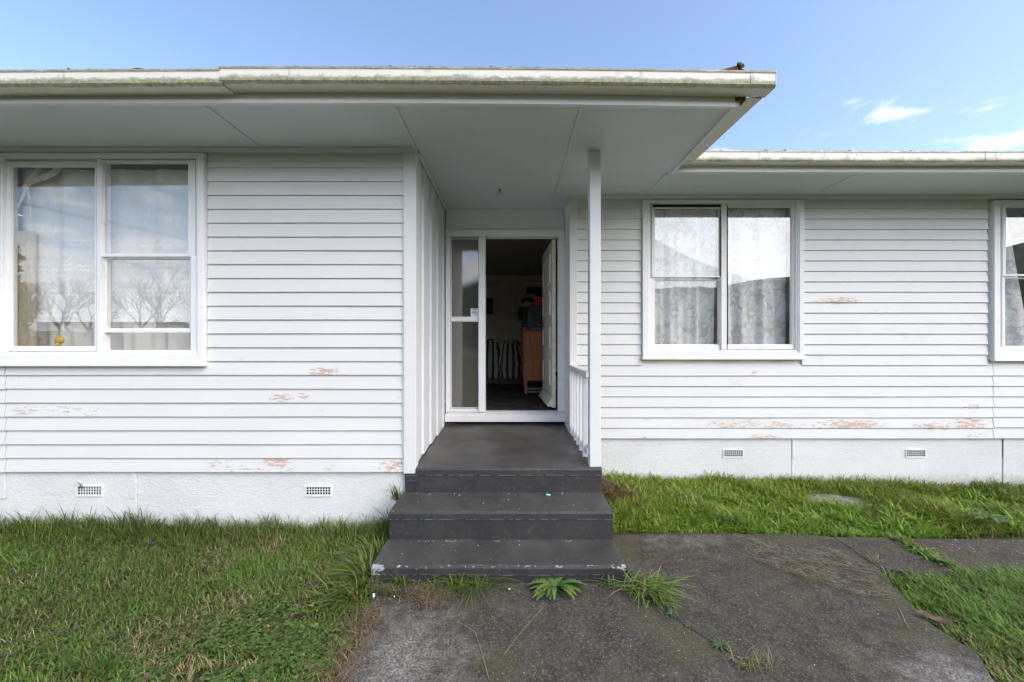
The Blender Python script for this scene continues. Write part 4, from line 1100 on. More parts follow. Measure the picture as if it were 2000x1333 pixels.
# striped bags
def bag(cx_, cy_, wx, wy, hgt, seed, label, handles):
    t = thing('striped_bag', label, 'bag', (cx_, cy_, FLOOR), 'big striped bags on the hall floor')
    mb = MB(); nu, nv = 48, 26; cl = []
    def fn(u, v):
        th = 2 * math.pi * u
        k = 5 - 2.6 * v                                  # squarish below, pinched flat above
        c, s_ = math.cos(th), math.sin(th)
        q = (abs(c) ** k + abs(s_) ** k) ** (-1 / k); X, Y_ = c * q, s_ * q
        sq = 1 - 0.75 * max(0, v - 0.6) / 0.4
        bul = 1 + 0.10 * math.sin(math.pi * min(1, v * 1.15)) 
        wr = 0.10 * mnoise.noise(Vector((X * 2.2 + seed, Y_ * 2.2, v * 5))) + 0.05 * mnoise.noise(Vector((X * 6 + seed, Y_ * 6, v * 13)))
        z = hgt * v * (1 + 0.06 * mnoise.noise(Vector((X * 2, seed, 2.0)))) if v > 0.8 else hgt * v
        return (cx_ + wx / 2 * X * (bul + wr) * (1 - 0.45 * max(0, v - 0.72)), cy_ + wy / 2 * Y_ * (bul + wr) * sq, FLOOR + 0.005 + z)
    mb.grid(fn, nu, nv)
    arc = [0.0]; j0 = 10 * (nu + 1)
    for i in range(nu): arc.append(arc[-1] + math.dist(mb.v[j0 + i][:2], mb.v[j0 + i + 1][:2]))
    for j in range(nv + 1):
        for i in range(nu + 1): cl.append((arc[i] + seed * 0.03, hgt * j / nv, 0))
    top = [nv * (nu + 1) + i for i in range(nu)]; bot = [i for i in range(nu)]
    mb.f.append(tuple(top)); mb.f.append(tuple(bot[::-1]))
    o = mb.build('sack', M_BAG, t, smooth=True); vattr(o, 'cloth', cl)
    for (a, b) in handles:
        mb = MB(); mb.tube([(cx_ + a, cy_ - 0.05, FLOOR + hgt - 0.04), (cx_ + a * .7 + b * .3, cy_ - 0.06, FLOOR + hgt + 0.05), (cx_ + b * .8, cy_ - 0.05, FLOOR + hgt + 0.055), (cx_ + b, cy_ - 0.03, FLOOR + hgt - 0.03)], 0.018, 6); mb.build('handle', M_BLACK, t, smooth=True)
def atY(px, Y): return PX(px, Y)
hB = 0.82 - (672 - 666.5) * 8.55 / F
bag(atY(957, 8.75), 8.80, 0.46, 0.34, hB + 0.03, 3, 'big striped bag on the hall floor, left of its twin, partly hidden by the mullion', [(-0.1, 0.08)])
bag(atY(997, 8.70), 8.70, 0.44, 0.34, hB + 0.0, 8, 'big striped bag on the hall floor between the other bag and the brown chest', [(-0.16, -0.06), (0.02, 0.2)])

# ------------------------------------------------------------------ curtains
def curtain(name, label, cat, mat, x0, x1, z0, z1, Y, folds, amp, seed, shift=None, hem=0.0):
    nu, nv = int((x1 - x0) / 0.008), 28
    rs = random.Random(seed); ph = [rs.random() * 6.3 for _ in range(4)]
    def fy(x, v):
        a = amp * (1.15 - 0.3 * v)
        return a * (math.sin(x * folds + ph[0] + 0.8 * math.sin(x * folds * 0.37 + ph[1])) + 0.45 * math.sin(x * folds * 2.3 + ph[2] + v))
    xs_, us = [x0 + (x1 - x0) * i / nu for i in range(nu + 1)], [0.0]
    for i in range(nu): us.append(us[-1] + math.hypot(xs_[i + 1] - xs_[i], fy(xs_[i + 1], .5) - fy(xs_[i], .5)))
    mb = MB(); cl = []
    def fn(u, v):
        x = x0 + (x1 - x0) * u
        sx_ = shift(u, v) if shift else 0
        return (x + sx_, Y + fy(x, v), z0 + (z1 - z0) * v + hem * math.sin(x * folds + ph[0]) * (1 - v))
    mb.grid(fn, nu, nv)
    for j in range(nv + 1):
        for i in range(nu + 1): cl.append((us[i], (z1 - z0) * j / nv, 0))
    o = mb.build(name, mat, None, smooth=True, fix=False); vattr(o, 'cloth', cl)
    return tag(o, label, cat)
x0, x1, z0, z1 = XW[0][:4]
zn = PZ(629, YL + .13)
curtain('net_curtain', 'sheer white net curtain with frilled scalloped hem inside the left window', 'curtain', M_NET, x0 + 0.06, x1 - 0.06, zn, z1 - 0.06, YL + 0.145, 17, 0.014, 5)
curtain('curtain_lining', 'pale grey wave-printed curtain hanging behind the net in the left window', 'curtain', M_WAVE, x0 + 0.06, x1 - 0.05, z0 + 0.03, z1 - 0.05, YL + 0.225, 21, 0.024, 9)
curtain('olive_drape', 'olive cloth drape hanging at the left edge of the left window', 'curtain', M_OLIVE, PX(-6, YL + .12), PX(74, YL + .12), z0 + 0.035, PZ(452, YL + .12), YL + 0.105, 30, 0.009, 3)
kx, kz = PX(52, YL + .10), PZ(368, YL + .10)
kn = thing('knotted_cloth', 'cream cloth strips knotted together high in the left pane of the left window', 'cloth', (kx, YL + 0.1, kz))
for (ex, ez, wd) in ((76, 322, 0.030), (118, 324, 0.032)):
    p0, p1 = Vector((kx, YL + .098, kz)), Vector((PX(ex, YL + .1), YL + .104, PZ(ez, YL + .1)))
    dd = (p1 - p0); nn = Vector((-dd.z, 0, dd.x)).normalized()
    mb = MB(); mb.grid(lambda u, v: tuple(p0 + dd * v + nn * ((u - .5) * 2 * wd * (0.35 + 0.75 * min(1, v * 2.2)) + 0.012 * math.sin(v * 7)) + Vector((0, -0.012 * math.sin(u * 9 + v * 3), 0))), 10, 12)
    o = mb.build('strip', M_STRAP, kn, smooth=True)
mb = MB(); mb.blob((kx, YL + .096, kz), (0.028, 0.016, 0.032), 2, 0.4, 2); mb.build('knot', M_STRAP, kn, smooth=True)
for (pts, r_) in (([(52, 370), (40, 395), (28, 420)], 0.010), ([(54, 370), (60, 400), (62, 440), (66, 455)], 0.007)):
    mb = MB(); mb.tube([(PX(a, YL + .1), YL + .098, PZ(b, YL + .1)) for a, b in pts], [r_ * 1.3] + [r_] * (len(pts) - 2) + [0.003], 6); mb.build('tail', M_STRAP, kn, smooth=True)
yx, yz = PX(115, YL + .08), PZ(664, YL + .08)
mb = MB(); mb.lathe((yx, YL + .085, yz), [(0.002, -0.016), (0.030, -0.012), (0.041, 0.0), (0.030, 0.010), (0.002, 0.013)], 18, 'y', 1.05, 0.85); mb.tube([(yx - 0.008, YL + .082, yz - 0.028), (yx - 0.014, YL + .082, yz - 0.055)], [0.020, 0.013], 10)
tag(mb.build('yellow_paddle', M_YELLOW, None, smooth=True), 'small yellow plastic balloon-shaped paddle standing on the sill of the left window', 'paddle')
x0, x1, z0, z1 = XW[1][:4]
curtain('lace_curtain', 'white flowered lace curtain in the left half of the middle window', 'curtain', M_LACE, x0 + 0.085, PX(1398, YR + .13), z0 + 0.04, z1 - 0.05, YR + 0.15, 27, 0.020, 21, lambda u, v: -0.03 * u * (1 - v))
curtain('lace_curtain', 'white flowered lace curtain in the right half of the middle window', 'curtain', M_LACE, PX(1411, YR + .13), x1 - 0.07, z0 + 0.04, z1 - 0.05, YR + 0.14, 23, 0.022, 33)
curtain('backing_curtain', 'plain pale curtain hanging behind the lace of the middle window', 'curtain', M_OLIVE, PX(1495, YR + .2), x1 + 0.02, z0 + 0.03, z1 - 0.05, YR + 0.24, 19, 0.026, 40)
x0, x1, z0, z1 = XW[2][:4]
curtain('lace_curtain', 'white lace curtain drawn aside in the window at the right edge', 'curtain', M_LACE, x0 + 0.08, x0 + 0.34, z0 + 0.04, z1 - 0.05, YR + 0.15, 30, 0.018, 51, lambda u, v: 0.30 * (1 - v) * u)
curtain('lace_curtain', 'white lace curtain hanging straight at the far end of the window at the right edge', 'curtain', M_LACE, x0 + 0.75, x1 - 0.08, z0 + 0.04, z1 - 0.05, YR + 0.15, 27, 0.018, 57)

# ------------------------------------------------------------------ grass
def inpoly(x, y, poly):
    x = np.asarray(x); ins = np.zeros(len(x), bool); n = len(poly)
    for i in range(n):
        (x0, y0), (x1, y1) = poly[i], poly[(i + 1) % n]
        c = ((y0 > y) != (y1 > y)) & (x < (x1 - x0) * (y - y0) / (y1 - y0 + 1e-12) + x0)
        ins ^= c
    return ins
def vnoise(x, y, s, seed=0.0):
    """smooth value noise on arrays"""
    xx, yy = x * s + seed * 13.7, y * s + seed * 7.3
    xi, yi = np.floor(xx).astype(int), np.floor(yy).astype(int)
    fx, fy = xx - xi, yy - yi; fx = fx * fx * (3 - 2 * fx); fy = fy * fy * (3 - 2 * fy)
    def h(a, b):
        q = np.sin(a * 127.1 + b * 311.7 + seed) * 43758.5453
        return q - np.floor(q)
    return (h(xi, yi) * (1 - fx) + h(xi + 1, yi) * fx) * (1 - fy) + (h(xi, yi + 1) * (1 - fx) + h(xi + 1, yi + 1) * fx) * fy
def blades(name, x, y, z, ln, wd, lean, az, col, parent=None, mat=None):
    """curved tapering blades: 7 vertices, 3 faces each"""
    n = len(x)
    dx, dy = np.cos(az), np.sin(az); px_, py_ = -dy, dx
    rows = []
    for t, ww in ((0.0, 0.8), (0.4, 1.0), (0.75, 0.7)):
        hor = lean * ln * t ** 1.7; ver = ln * t * (1 - 0.42 * np.minimum(lean, 2.1) * t)
        for s_ in (-0.5, 0.5):
            rows.append(np.stack([x + dx * hor + px_ * wd * ww * s_, y + dy * hor + py_ * wd * ww * s_, z + ver], -1))
    hor = lean * ln; ver = ln * (1 - 0.42 * np.minimum(lean, 2.1))
    rows.append(np.stack([x + dx * hor, y + dy * hor, z + ver], -1))
    V = np.stack(rows, 1).reshape(-1, 3)
    b = (np.arange(n) * 7)[:, None]
    loops = (b + np.array([0, 1, 3, 2, 2, 3, 5, 4, 4, 5, 6])[None, :]).ravel()
    tot = np.tile([4, 4, 3], n); st_ = np.concatenate([[0], np.cumsum(tot)[:-1]])
    shade = np.array([1, 1, 1, 1, 1, 1, 1.0])
    tint = (col[:, None, :] * shade[None, :, None]).reshape(-1, 3)
    return link(name, np_mesh(name, V, loops, st_, tot, mat or M_GRASS, tint), parent)
def tints(n, base, var, dry, dcol=(0.27, 0.215, 0.115), dvar=None):
    c = np.array(base)[None, :] * (1 + RNG.normal(0, var, (n, 1))) * (1 + RNG.normal(0, 0.08, (n, 3)))
    d = (RNG.random(n) < dry) if np.isscalar(dry) else (RNG.random(n) < dry)
    c[d] = np.array(dcol)[None, :] * (0.65 + 0.7 * RNG.random((d.sum(), 1)))
    return np.clip(c, 0.005, 0.9)

# left lawn
n = 185000
x = RNG.uniform(-6.4, -0.72, n); y = 1.15 + 2.08 * RNG.random(n) ** 1.0
vis = (np.abs(x) * F / y < 2300) & ((H * F / y) < 1050)
x, y = x[vis], y[vis]
edge = -0.84 + 0.05 * (vnoise(x, y, 9, 2) - 0.5) * 2
stepedge = np.where(y > 2.47, -0.878, edge)
keep = (x < stepedge) | ((x < -0.74) & (y < 2.47) & (RNG.random(len(x)) < 0.18))
x, y = x[keep], y[keep]
pn = vnoise(x, y, 2.2, 1); pd = vnoise(x, y, 5.5, 4); pf_ = vnoise(x, y, 1.1, 8); pt = vnoise(x, y, 12, 6)
wallp = np.clip((y - 2.92) / 0.22, 0, 1); stp = np.clip((x + 1.07) / 0.16, 0, 1) * np.clip((y - 2.35) / 0.15, 0, 1)
clover = np.clip(1 - np.hypot((x + 1.05) / 0.55, (y - 1.93) / 0.38), 0, 1)
thin = RNG.random(len(x)) > 0.55 * np.clip((pd - 0.62) * 5, 0, 1) * (1 - wallp) + 0.45 * (clover > 0.2)
x, y, pn, pd, pf_, pt, wallp, stp, clover = [q[thin] for q in (x, y, pn, pd, pf_, pt, wallp, stp, clover)]
n = len(x)
ln = (0.026 + 0.040 * RNG.random(n)) * (0.75 + 0.65 * pn) + wallp * (0.025 + 0.165 * RNG.random(n) ** 2.6 * (0.35 + 1.3 * pt)) + stp * (0.05 + 0.13 * RNG.random(n))
lean = 0.35 + 0.75 * RNG.random(n); lean = np.where(wallp > 0.5, lean * 0.7, lean); lean = np.where(stp > 0.3, lean * 1.1, lean)
az = RNG.uniform(0, 6.283, n); az = np.where((stp > 0.3) & (RNG.random(n) < 0.7), RNG.normal(3.7, 0.6, n), az)
dry = np.clip(0.07 + 0.85 * np.clip((pd - 0.52) * 3.0, 0, 1) * (1 - wallp) * np.clip((pf_ - 0.25) * 2.5, 0, 1), 0, 0.72)
col = tints(n, (0.118, 0.176, 0.034), 0.26, dry)
col *= (0.8 + 0.5 * pf_)[:, None]
col[:, 1] *= 0.92 + 0.25 * pn
o = blades('lawn_grass', x, y, ground_h(x, y), ln, 0.0032 + 0.0022 * RNG.random(n), lean, az, col)
stuff(o, 'mown dark green lawn with dry patches, left of the steps', 'grass')
n = 2000
y = RNG.uniform(2.30, 3.17, n); x = -0.885 - np.abs(RNG.normal(0, 0.07, n)) - 0.02 * (y > 2.8); pt2 = vnoise(x, y, 10, 61)
o = blades('lawn_grass', x, y, ground_h(x, y), (0.10 + 0.16 * RNG.random(n)) * (0.5 + 0.8 * pt2), 0.0045 + 0.004 * RNG.random(n), 0.35 + 1.1 * RNG.random(n), RNG.normal(3.8, 1.1, n), tints(n, (0.125, 0.19, 0.036), 0.25, 0.05))
stuff(o, 'long unmown grass leaning away from the left side of the steps', 'grass')
# clipped straw lying in the lawn
n = 3800
x = RNG.uniform(-4.4, -0.85, n); y = RNG.uniform(1.3, 2.95, n)
k = (vnoise(x, y, 5.5, 4) > 0.52) | (RNG.random(n) < 0.10); x, y = x[k], y[k]; n = len(x)
o = blades('dry_clippings', x, y, ground_h(x, y) + 0.012 + 0.02 * RNG.random(n), 0.018 + 0.032 * RNG.random(n), np.full(n, 0.0030), 1.25 + 0.3 * RNG.random(n), RNG.uniform(0, 6.28, n), tints(n, (0.34, 0.28, 0.17), 0.3, 0.0))
stuff(o, 'dry straw clippings scattered through the left lawn', 'clippings')

# clover and creeping weeds: rounded leaves in threes
def clover_patch(name, label, x, y, r0, seed, cbase):
    n = len(x); V = []; Lp = []; T = []; C = []
    z = ground_h(x, y) + 0.018 + 0.030 * RNG.random(n)
    ks = 7
    ang0 = RNG.uniform(0, 6.28, n); cols = tints(n, cbase, 0.25, 0.02)
    allv = []; allc = []
    for j in range(3):
        a = ang0 + j * 2.094; rr = r0 * (0.7 + 0.6 * RNG.random(n)); tilt = RNG.normal(0.1, 0.25, n)
        cxn, cyn = x + np.cos(a) * rr * 0.95, y + np.sin(a) * rr * 0.95
        ring = []
        for k in range(ks):
            t = 2 * math.pi * k / ks
            lx = np.cos(t) * rr; ly = np.sin(t) * rr * 0.85
            ring.append(np.stack([cxn + np.cos(a) * lx - np.sin(a) * ly, cyn + np.sin(a) * lx + np.cos(a) * ly, z + tilt * lx + 0.12 * np.abs(ly)], -1))
        allv.append(np.stack(ring, 1)); allc.append(np.repeat(cols[:, None, :] * (0.85 + 0.3 * RNG.random((n, 1, 1))), ks, 1))
    V = np.concatenate(allv, 0).reshape(-1, 3); C = np.concatenate(allc, 0).reshape(-1, 3)
    m = len(V) // ks
    loops = np.arange(len(V)); st_ = np.arange(m) * ks
    return stuff(link(name, np_mesh(name, V, loops, st_, np.full(m, ks), M_GRASS, C)), label, 'weeds')
n = 7000
x = RNG.normal(-1.10, 0.30, n); y = RNG.normal(1.86, 0.22, n)
k = (x < -0.80) & (y > 1.3) & (vnoise(x, y, 7, 3) > 0.36); x, y = x[k], y[k]
clover_patch('clover', 'clover and small round-leaved weeds in the lawn beside the path', x, y, 0.0066, 1, (0.088, 0.145, 0.03))
n = 900
x = RNG.uniform(-3.5, -1.5, n); y = RNG.uniform(1.4, 2.5, n); k = vnoise(x, y, 3.5, 9) > 0.62; x, y = x[k], y[k]
clover_patch('clover', 'scattered clover leaves in the middle of the left lawn', x, y, 0.0085, 2, (0.085, 0.13, 0.05))

# lush bed under the right wall
n = 86000
x = RNG.uniform(0.73, 7.6, n); y = RNG.uniform(3.10, 4.205, n)
k = (x * F / y < 1900); x, y = x[k], y[k]
fr = 3.135 + 0.05 * (vnoise(x, y, 6, 3) - 0.5) - 0.06 * np.clip((x - 2.2) / 1.0, 0, 1)
mound = np.hypot((x - 0.96) / 0.25, (y - 3.80) / 0.44) < 1.0 + 0.5 * (vnoise(x, y, 14, 77) - 0.5)
stn = np.hypot((x - 3.04) / 0.25, (y - 3.76) / 0.125) < 1.0 + 0.5 * (vnoise(x, y, 13, 88) - 0.5)
k = (y > fr) & (~mound | (RNG.random(len(x)) < 0.05)) & ~stn; x, y = x[k], y[k]
pn = vnoise(x, y, 3.3, 21); pt = vnoise(x, y, 9, 22); pf_ = vnoise(x, y, 1.3, 23)
k = RNG.random(len(x)) < (0.35 + 0.9 * pt); x, y, pn, pt, pf_ = [q[k] for q in (x, y, pn, pt, pf_)]
n = len(x); wallp = np.clip((y - 3.85) / 0.25, 0, 1); frontp = np.clip((3.35 - y) / 0.2, 0, 1)
ln = (0.060 + 0.085 * RNG.random(n)) * (0.6 + 0.9 * pn) * (1 - 0.35 * frontp) + wallp * 0.105 * RNG.random(n) ** 2 * np.clip(pt * 2 - 0.5, 0, 1)
lean = 0.35 + 0.85 * RNG.random(n)
col = tints(n, (0.17, 0.285, 0.032), 0.22, 0.035)
col *= (0.75 + 0.5 * pt)[:, None]; col[:, 0] *= 0.8 + 0.5 * pf_
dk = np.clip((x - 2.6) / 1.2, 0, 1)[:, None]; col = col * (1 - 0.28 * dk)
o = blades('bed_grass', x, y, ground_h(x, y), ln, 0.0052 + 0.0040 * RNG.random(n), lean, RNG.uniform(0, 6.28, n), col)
stuff(o, 'lush bright green grass growing along the foundation of the right wall', 'grass')
# broad tufts within it, brighter, star-shaped
n = 520; tx = RNG.uniform(0.95, 5.4, n); ty = RNG.uniform(3.16, 4.1, n)
k = np.hypot((tx - 3.02) / 0.32, (ty - 3.70) / 0.2) > 1; tx, ty = tx[k], ty[k]; n = len(tx); m = 12
x = np.repeat(tx, m) + RNG.normal(0, 0.006, n * m); y = np.repeat(ty, m) + RNG.normal(0, 0.006, n * m)
ln = np.repeat(0.08 + 0.07 * RNG.random(n), m) * (0.6 + 0.6 * RNG.random(n * m))
o = blades('bed_grass', x, y, ground_h(x, y), ln, 0.0085 + 0.003 * RNG.random(n * m), 0.5 + 0.7 * RNG.random(n * m), RNG.uniform(0, 6.28, n * m), tints(n * m, (0.22, 0.35, 0.04), 0.18, 0.02))
stuff(o, 'broad-bladed bright tufts among the grass under the right wall', 'grass')
# brown clippings heaped beside the steps
n = 5200
a = RNG.uniform(0, 6.28, n); rr = np.sqrt(RNG.random(n)); x = 0.97 + 0.25 * rr * np.cos(a); y = 3.80 + 0.44 * rr * np.sin(a)
k = (x > 0.72) & (y < 4.2); x, y = x[k], y[k]; n = len(x)
o = blades('dead_clippings', x, y, ground_h(x, y) + 0.03 * RNG.random(n), 0.03 + 0.06 * RNG.random(n), np.full(n, 0.003), 0.9 + 0.7 * RNG.random(n), RNG.uniform(0, 6.28, n), tints(n, (0.17, 0.10, 0.055), 0.35, 0.12, (0.3, 0.22, 0.13)))
stuff(o, 'heap of brown dead grass clippings against the right side of the steps', 'clippings')

# grass island right of the path
ISL = [(2.30, 2.50), (2.42, 2.60), (2.70, 2.53), (2.95, 2.63), (3.4, 2.58), (4.5, 2.56), (5.2, 2.56), (5.2, 1.0), (2.16, 1.0), (2.14, 1.72), (2.22, 1.88), (2.27, 1.98), (2.24, 2.16)]
n = 88000
x = RNG.uniform(2.05, 5.1, n); y = RNG.uniform(1.2, 2.7, n)
k = inpoly(x + 0.06 * (vnoise(x, y, 8, 31) - 0.5), y + 0.06 * (vnoise(x, y, 8, 32) - 0.5), ISL) & (x * F / y < 2300); x, y = x[k], y[k]
pn = vnoise(x, y, 3, 33); pt = vnoise(x, y, 8, 34); ed = np.clip((x - 2.2) / 0.35, 0, 1)
k = RNG.random(len(x)) < 0.25 + 0.85 * pt; x, y, pn, pt, ed = [q[k] for q in (x, y, pn, pt, ed)]; n = len(x)
ln = (0.03 + 0.06 * RNG.random(n)) * (0.6 + 0.7 * pn) * (0.55 + 0.6 * ed)
col = tints(n, (0.125, 0.22, 0.03), 0.24, 0.05 + 0.45 * (1 - ed) * (y < 2.15)); col *= (0.75 + 0.5 * pt)[:, None]
o = blades('island_grass', x, y, ground_h(x, y), ln, 0.0036 + 0.0024 * RNG.random(n), 0.45 + 0.8 * RNG.random(n), RNG.normal(2.6, 1.6, n), col)
stuff(o, 'green grass growing beside the concrete path in the right foreground', 'grass')
# dry hay on the concrete
hay = [GP(*p) for p in ((1475, 1062), (1560, 1090), (1650, 1085), (1740, 1130), (1755, 1185), (1690, 1175), (1640, 1158), (1560, 1135), (1480, 1102))]
n = 3400
x = RNG.uniform(1.5, 2.6, n); y = RNG.uniform(2.1, 3.1, n); k = inpoly(x, y, hay) & (vnoise(x, y, 6, 41) > 0.36 - 0.2 * RNG.random(n)); x, y = x[k], y[k]; n = len(x)
o = blades('dry_hay', x, y, np.full(n, 0.016) + 0.008 * RNG.random(n), 0.03 + 0.05 * RNG.random(n), np.full(n, 0.0017), 1.5 + 0.3 * RNG.random(n), RNG.normal(2.75, 0.6, n), tints(n, (0.30, 0.25, 0.17), 0.4, 0.25, (0.13, 0.10, 0.06)))
stuff(o, 'scatter of pale dry hay lying on the concrete path', 'hay')
n = 1500
x = -0.80 + 0.06 * RNG.normal(0, 1, n); y = RNG.uniform(1.2, 2.25, n); x2 = PX(835, 2.36) + 0.09 * RNG.normal(0, 1, 420); y2 = 2.345 + 0.055 * RNG.normal(0, 1, 420)
x = np.concatenate([x, x2]); y = np.concatenate([y, np.minimum(y2, 2.46)]); n = len(x)
o = blades('dry_thatch', x, y, np.full(n, 0.010) + 0.01 * RNG.random(n), 0.03 + 0.04 * RNG.random(n), np.full(n, 0.0024), 1.2 + 0.5 * RNG.random(n), RNG.uniform(0, 6.28, n), tints(n, (0.24, 0.17, 0.105), 0.35, 0.15, (0.1, 0.13, 0.04)))
stuff(o, 'brown dead thatch along the left edge of the concrete path', 'thatch')

# ------------------------------------------------------------------ single plants
def tuft(label, px, py, n, l0, l1, base, spread=0.03, wd=0.005, lean=(0.4, 1.3), z=0.012, azc=None, dry=0.04, group='weeds sprouting along the steps and the path', name='grass_tuft', at=None):
    X, Y = at if at else GP(px, py)
    x = X + RNG.normal(0, spread, n); y = Y + RNG.normal(0, spread * 0.5, n)
    az = RNG.uniform(0, 6.28, n) if azc is None else RNG.normal(azc[0], azc[1], n)
    o = blades(name, x, y, np.full(n, z), l0 + (l1 - l0) * RNG.random(n), wd * (0.7 + 0.6 * RNG.random(n)), lean[0] + (lean[1] - lean[0]) * RNG.random(n), az, tints(n, base, 0.22, dry))
    return tag(o, label, 'grass tuft' if name == 'grass_tuft' else 'weed', group)
tuft('spreading green grass tuft in front of the bottom step, left of the dandelion', 908, 1150, 240, 0.06, 0.17, (0.105, 0.155, 0.032), 0.085, 0.0042, (0.8, 2.1))
tuft('thin upright grass tuft at the left end of the bottom step', 790, 1146, 34, 0.06, 0.15, (0.10, 0.16, 0.03), 0.03, 0.0055)
tuft('low ragged grass left of the path where the step begins', 765, 1165, 130, 0.03, 0.07, (0.085, 0.12, 0.03), 0.034, 0.0035, dry=0.2)
tuft('bright broad-bladed crabgrass clump at the right corner of the bottom step', 1258, 1158, 170, 0.05, 0.165, (0.155, 0.255, 0.042), 0.06, 0.0075, (0.8, 2.1), azc=(-0.9, 1.3), dry=0.10)
tuft('single arching grass blades against the step right of the dandelion', 1190, 1150, 16, 0.08, 0.17, (0.12, 0.19, 0.04), 0.03, 0.007, (0.5, 1.4))
tuft('small grass clump beside the crabgrass at the path joint', 1285, 1182, 40, 0.05, 0.11, (0.15, 0.25, 0.04), 0.03, 0.007, (0.8, 1.6), azc=(-0.8, 0.9))
tuft('pale half-dry tuft at the joint of the path in the foreground', 1480, 1308, 90, 0.03, 0.09, (0.17, 0.19, 0.07), 0.045, 0.003, (0.6, 1.5), dry=0.4)
tuft('long grass growing between the corner board and the landing', 778, 945, 70, 0.08, 0.20, (0.13, 0.18, 0.05), 0.018, 0.0045, (0.3, 0.9), z=0.28, azc=(-1.9, 0.8), at=(-0.895, 3.10))
tuft('wispy grass sprout growing out of the leftmost vent', 160, 952, 18, 0.03, 0.10, (0.20, 0.20, 0.09), 0.008, 0.003, (0.5, 1.6), z=PZ(953, FL), at=(PX(163, FL), FL - 0.014), azc=(-2.4, 0.9))
tuft('tall grass stalks standing out of the lawn against the left foundation', 292, 1010, 9, 0.16, 0.27, (0.10, 0.16, 0.035), 0.0006, 0.006, (0.3, 0.9), z=-0.02, at=(PX(292, 3.15), 3.15))
tuft('taller dark grass clump at the far left of the foundation', 38, 1005, 60, 0.10, 0.24, (0.075, 0.115, 0.025), 0.05, 0.005, (0.3, 0.8), z=-0.02, at=(PX(40, 3.14), 3.14))
tuft('bright upright tuft in the lawn left of the steps', 590, 1118, 46, 0.06, 0.12, (0.13, 0.21, 0.035), 0.03, 0.006, (0.3, 1.0), z=-0.015)
tuft('bright coarse tuft in the lawn at the left', 55, 1105, 60, 0.06, 0.13, (0.12, 0.20, 0.03), 0.06, 0.006, (0.4, 1.1), z=-0.015)
tuft('lush dark green clump in the lawn at the bottom edge', 175, 1312, 260, 0.05, 0.11, (0.075, 0.145, 0.022), 0.08, 0.0045, (0.3, 1.0), z=-0.015)
tuft('dry stubby grass crown at the edge of the hay on the path', 1708, 1102, 24, 0.04, 0.10, (0.32, 0.27, 0.17), 0.015, 0.004, (0.3, 1.3), dry=0.3)
# low weeds along the joint between the right-hand slabs
for k, (px, py) in enumerate(((1762, 1060), (1782, 1074), (1805, 1085), (1826, 1097), (1848, 1107))):
    tuft('low leafy weeds in the joint between the right-hand slabs, ' + ['at its far end', 'second from its far end', 'in its middle', 'second from its near end', 'at its near end'][k], px, py, 46, 0.03, 0.065, (0.13, 0.22, 0.035), 0.028, 0.011, (0.6, 1.6), group='weeds in the joint between slabs', name='joint_weed')
def rosette(label, px, py, n, l, base, toothed, z=0.013, cat='weed', name='weed_rosette'):
    X, Y = GP(px, py); t = thing(name, label, cat, (X, Y, z)); rs = random.Random(px)
    vs, fs, cs = [], [], []
    for k in range(n):
        az = 2 * math.pi * k / n + rs.uniform(-0.25, 0.25); ll = l * rs.uniform(0.65, 1.05); wd = ll * (0.105 if toothed else 0.13); up = rs.uniform(0.2, 0.95)
        d = Vector((math.cos(az), math.sin(az), 0)); s_ = Vector((-d.y, d.x, 0)); m = 13 if toothed else 9; o_ = len(vs)
        c = [b * rs.uniform(0.75, 1.25) for b in base]
        for i in range(m + 1):
            u = i / m; ww = wd * (math.sin(math.pi * min(1, 0.10 + 0.88 * u ** 1.25)) ** 0.8) * ((0.62 if i % 2 else 1.12) if toothed else 1)
            p = Vector((X, Y, z)) + d * ll * u + Vector((0, 0, ll * (up * u - 0.62 * up * 1.3 * u * u)))
            vs += [tuple(p - s_ * ww + Vector((0, 0, ww * 0.35))), tuple(p), tuple(p + s_ * ww + Vector((0, 0, ww * 0.35)))]
            cs += [c, [q * 1.5 + 0.01 for q in c], c]
        for i in range(m):
            a = o_ + i * 3
            fs += [(a, a + 1, a + 4, a + 3), (a + 1, a + 2, a + 5, a + 4)]
        mb = MB()
        mb.v, mb.f = vs, [tuple(q - 0 for q in f) for f in fs]
        o = mb.build('leaf', M_GRASS, t, smooth=True, fix=False)
        at_ = o.data.attributes.new('tint', 'FLOAT_COLOR', 'POINT')
        for i, cc in enumerate(cs): at_.data[i].color = (*cc, 1)
        vs, fs, cs = [], [], []
    return t
rosette('large dandelion rosette with toothed green leaves in front of the bottom step', 1084, 1152, 42, 0.185, (0.085, 0.155, 0.038), True, name='dandelion')
rosette('small grey-green weed rosette growing in the joint of the path', 1408, 1268, 16, 0.055, (0.07, 0.115, 0.05), True)
rosette('tiny grey-green weed by the crabgrass at the path joint', 1312, 1205, 12, 0.045, (0.08, 0.115, 0.06), False)
rosette('tiny weed further along the path joint', 1345, 1228, 8, 0.035, (0.09, 0.12, 0.06), False)
def bed_ros(label, px, py, n, l, base):
    Y = 3.6; return rosette(label, px, py, n, l, base, False, z=0.08)
bed_ros('dull grey-green plantain rosette in the grass under the middle window', 1350, 990, 14, 0.13, (0.10, 0.14, 0.075))
bed_ros('broad dock leaves in the grass near the mound of clippings', 1258, 975, 7, 0.11, (0.10, 0.17, 0.06))
bed_ros('broad dark dock leaves at the right-hand edge of the grass', 1930, 1035, 9, 0.16, (0.075, 0.14, 0.045))

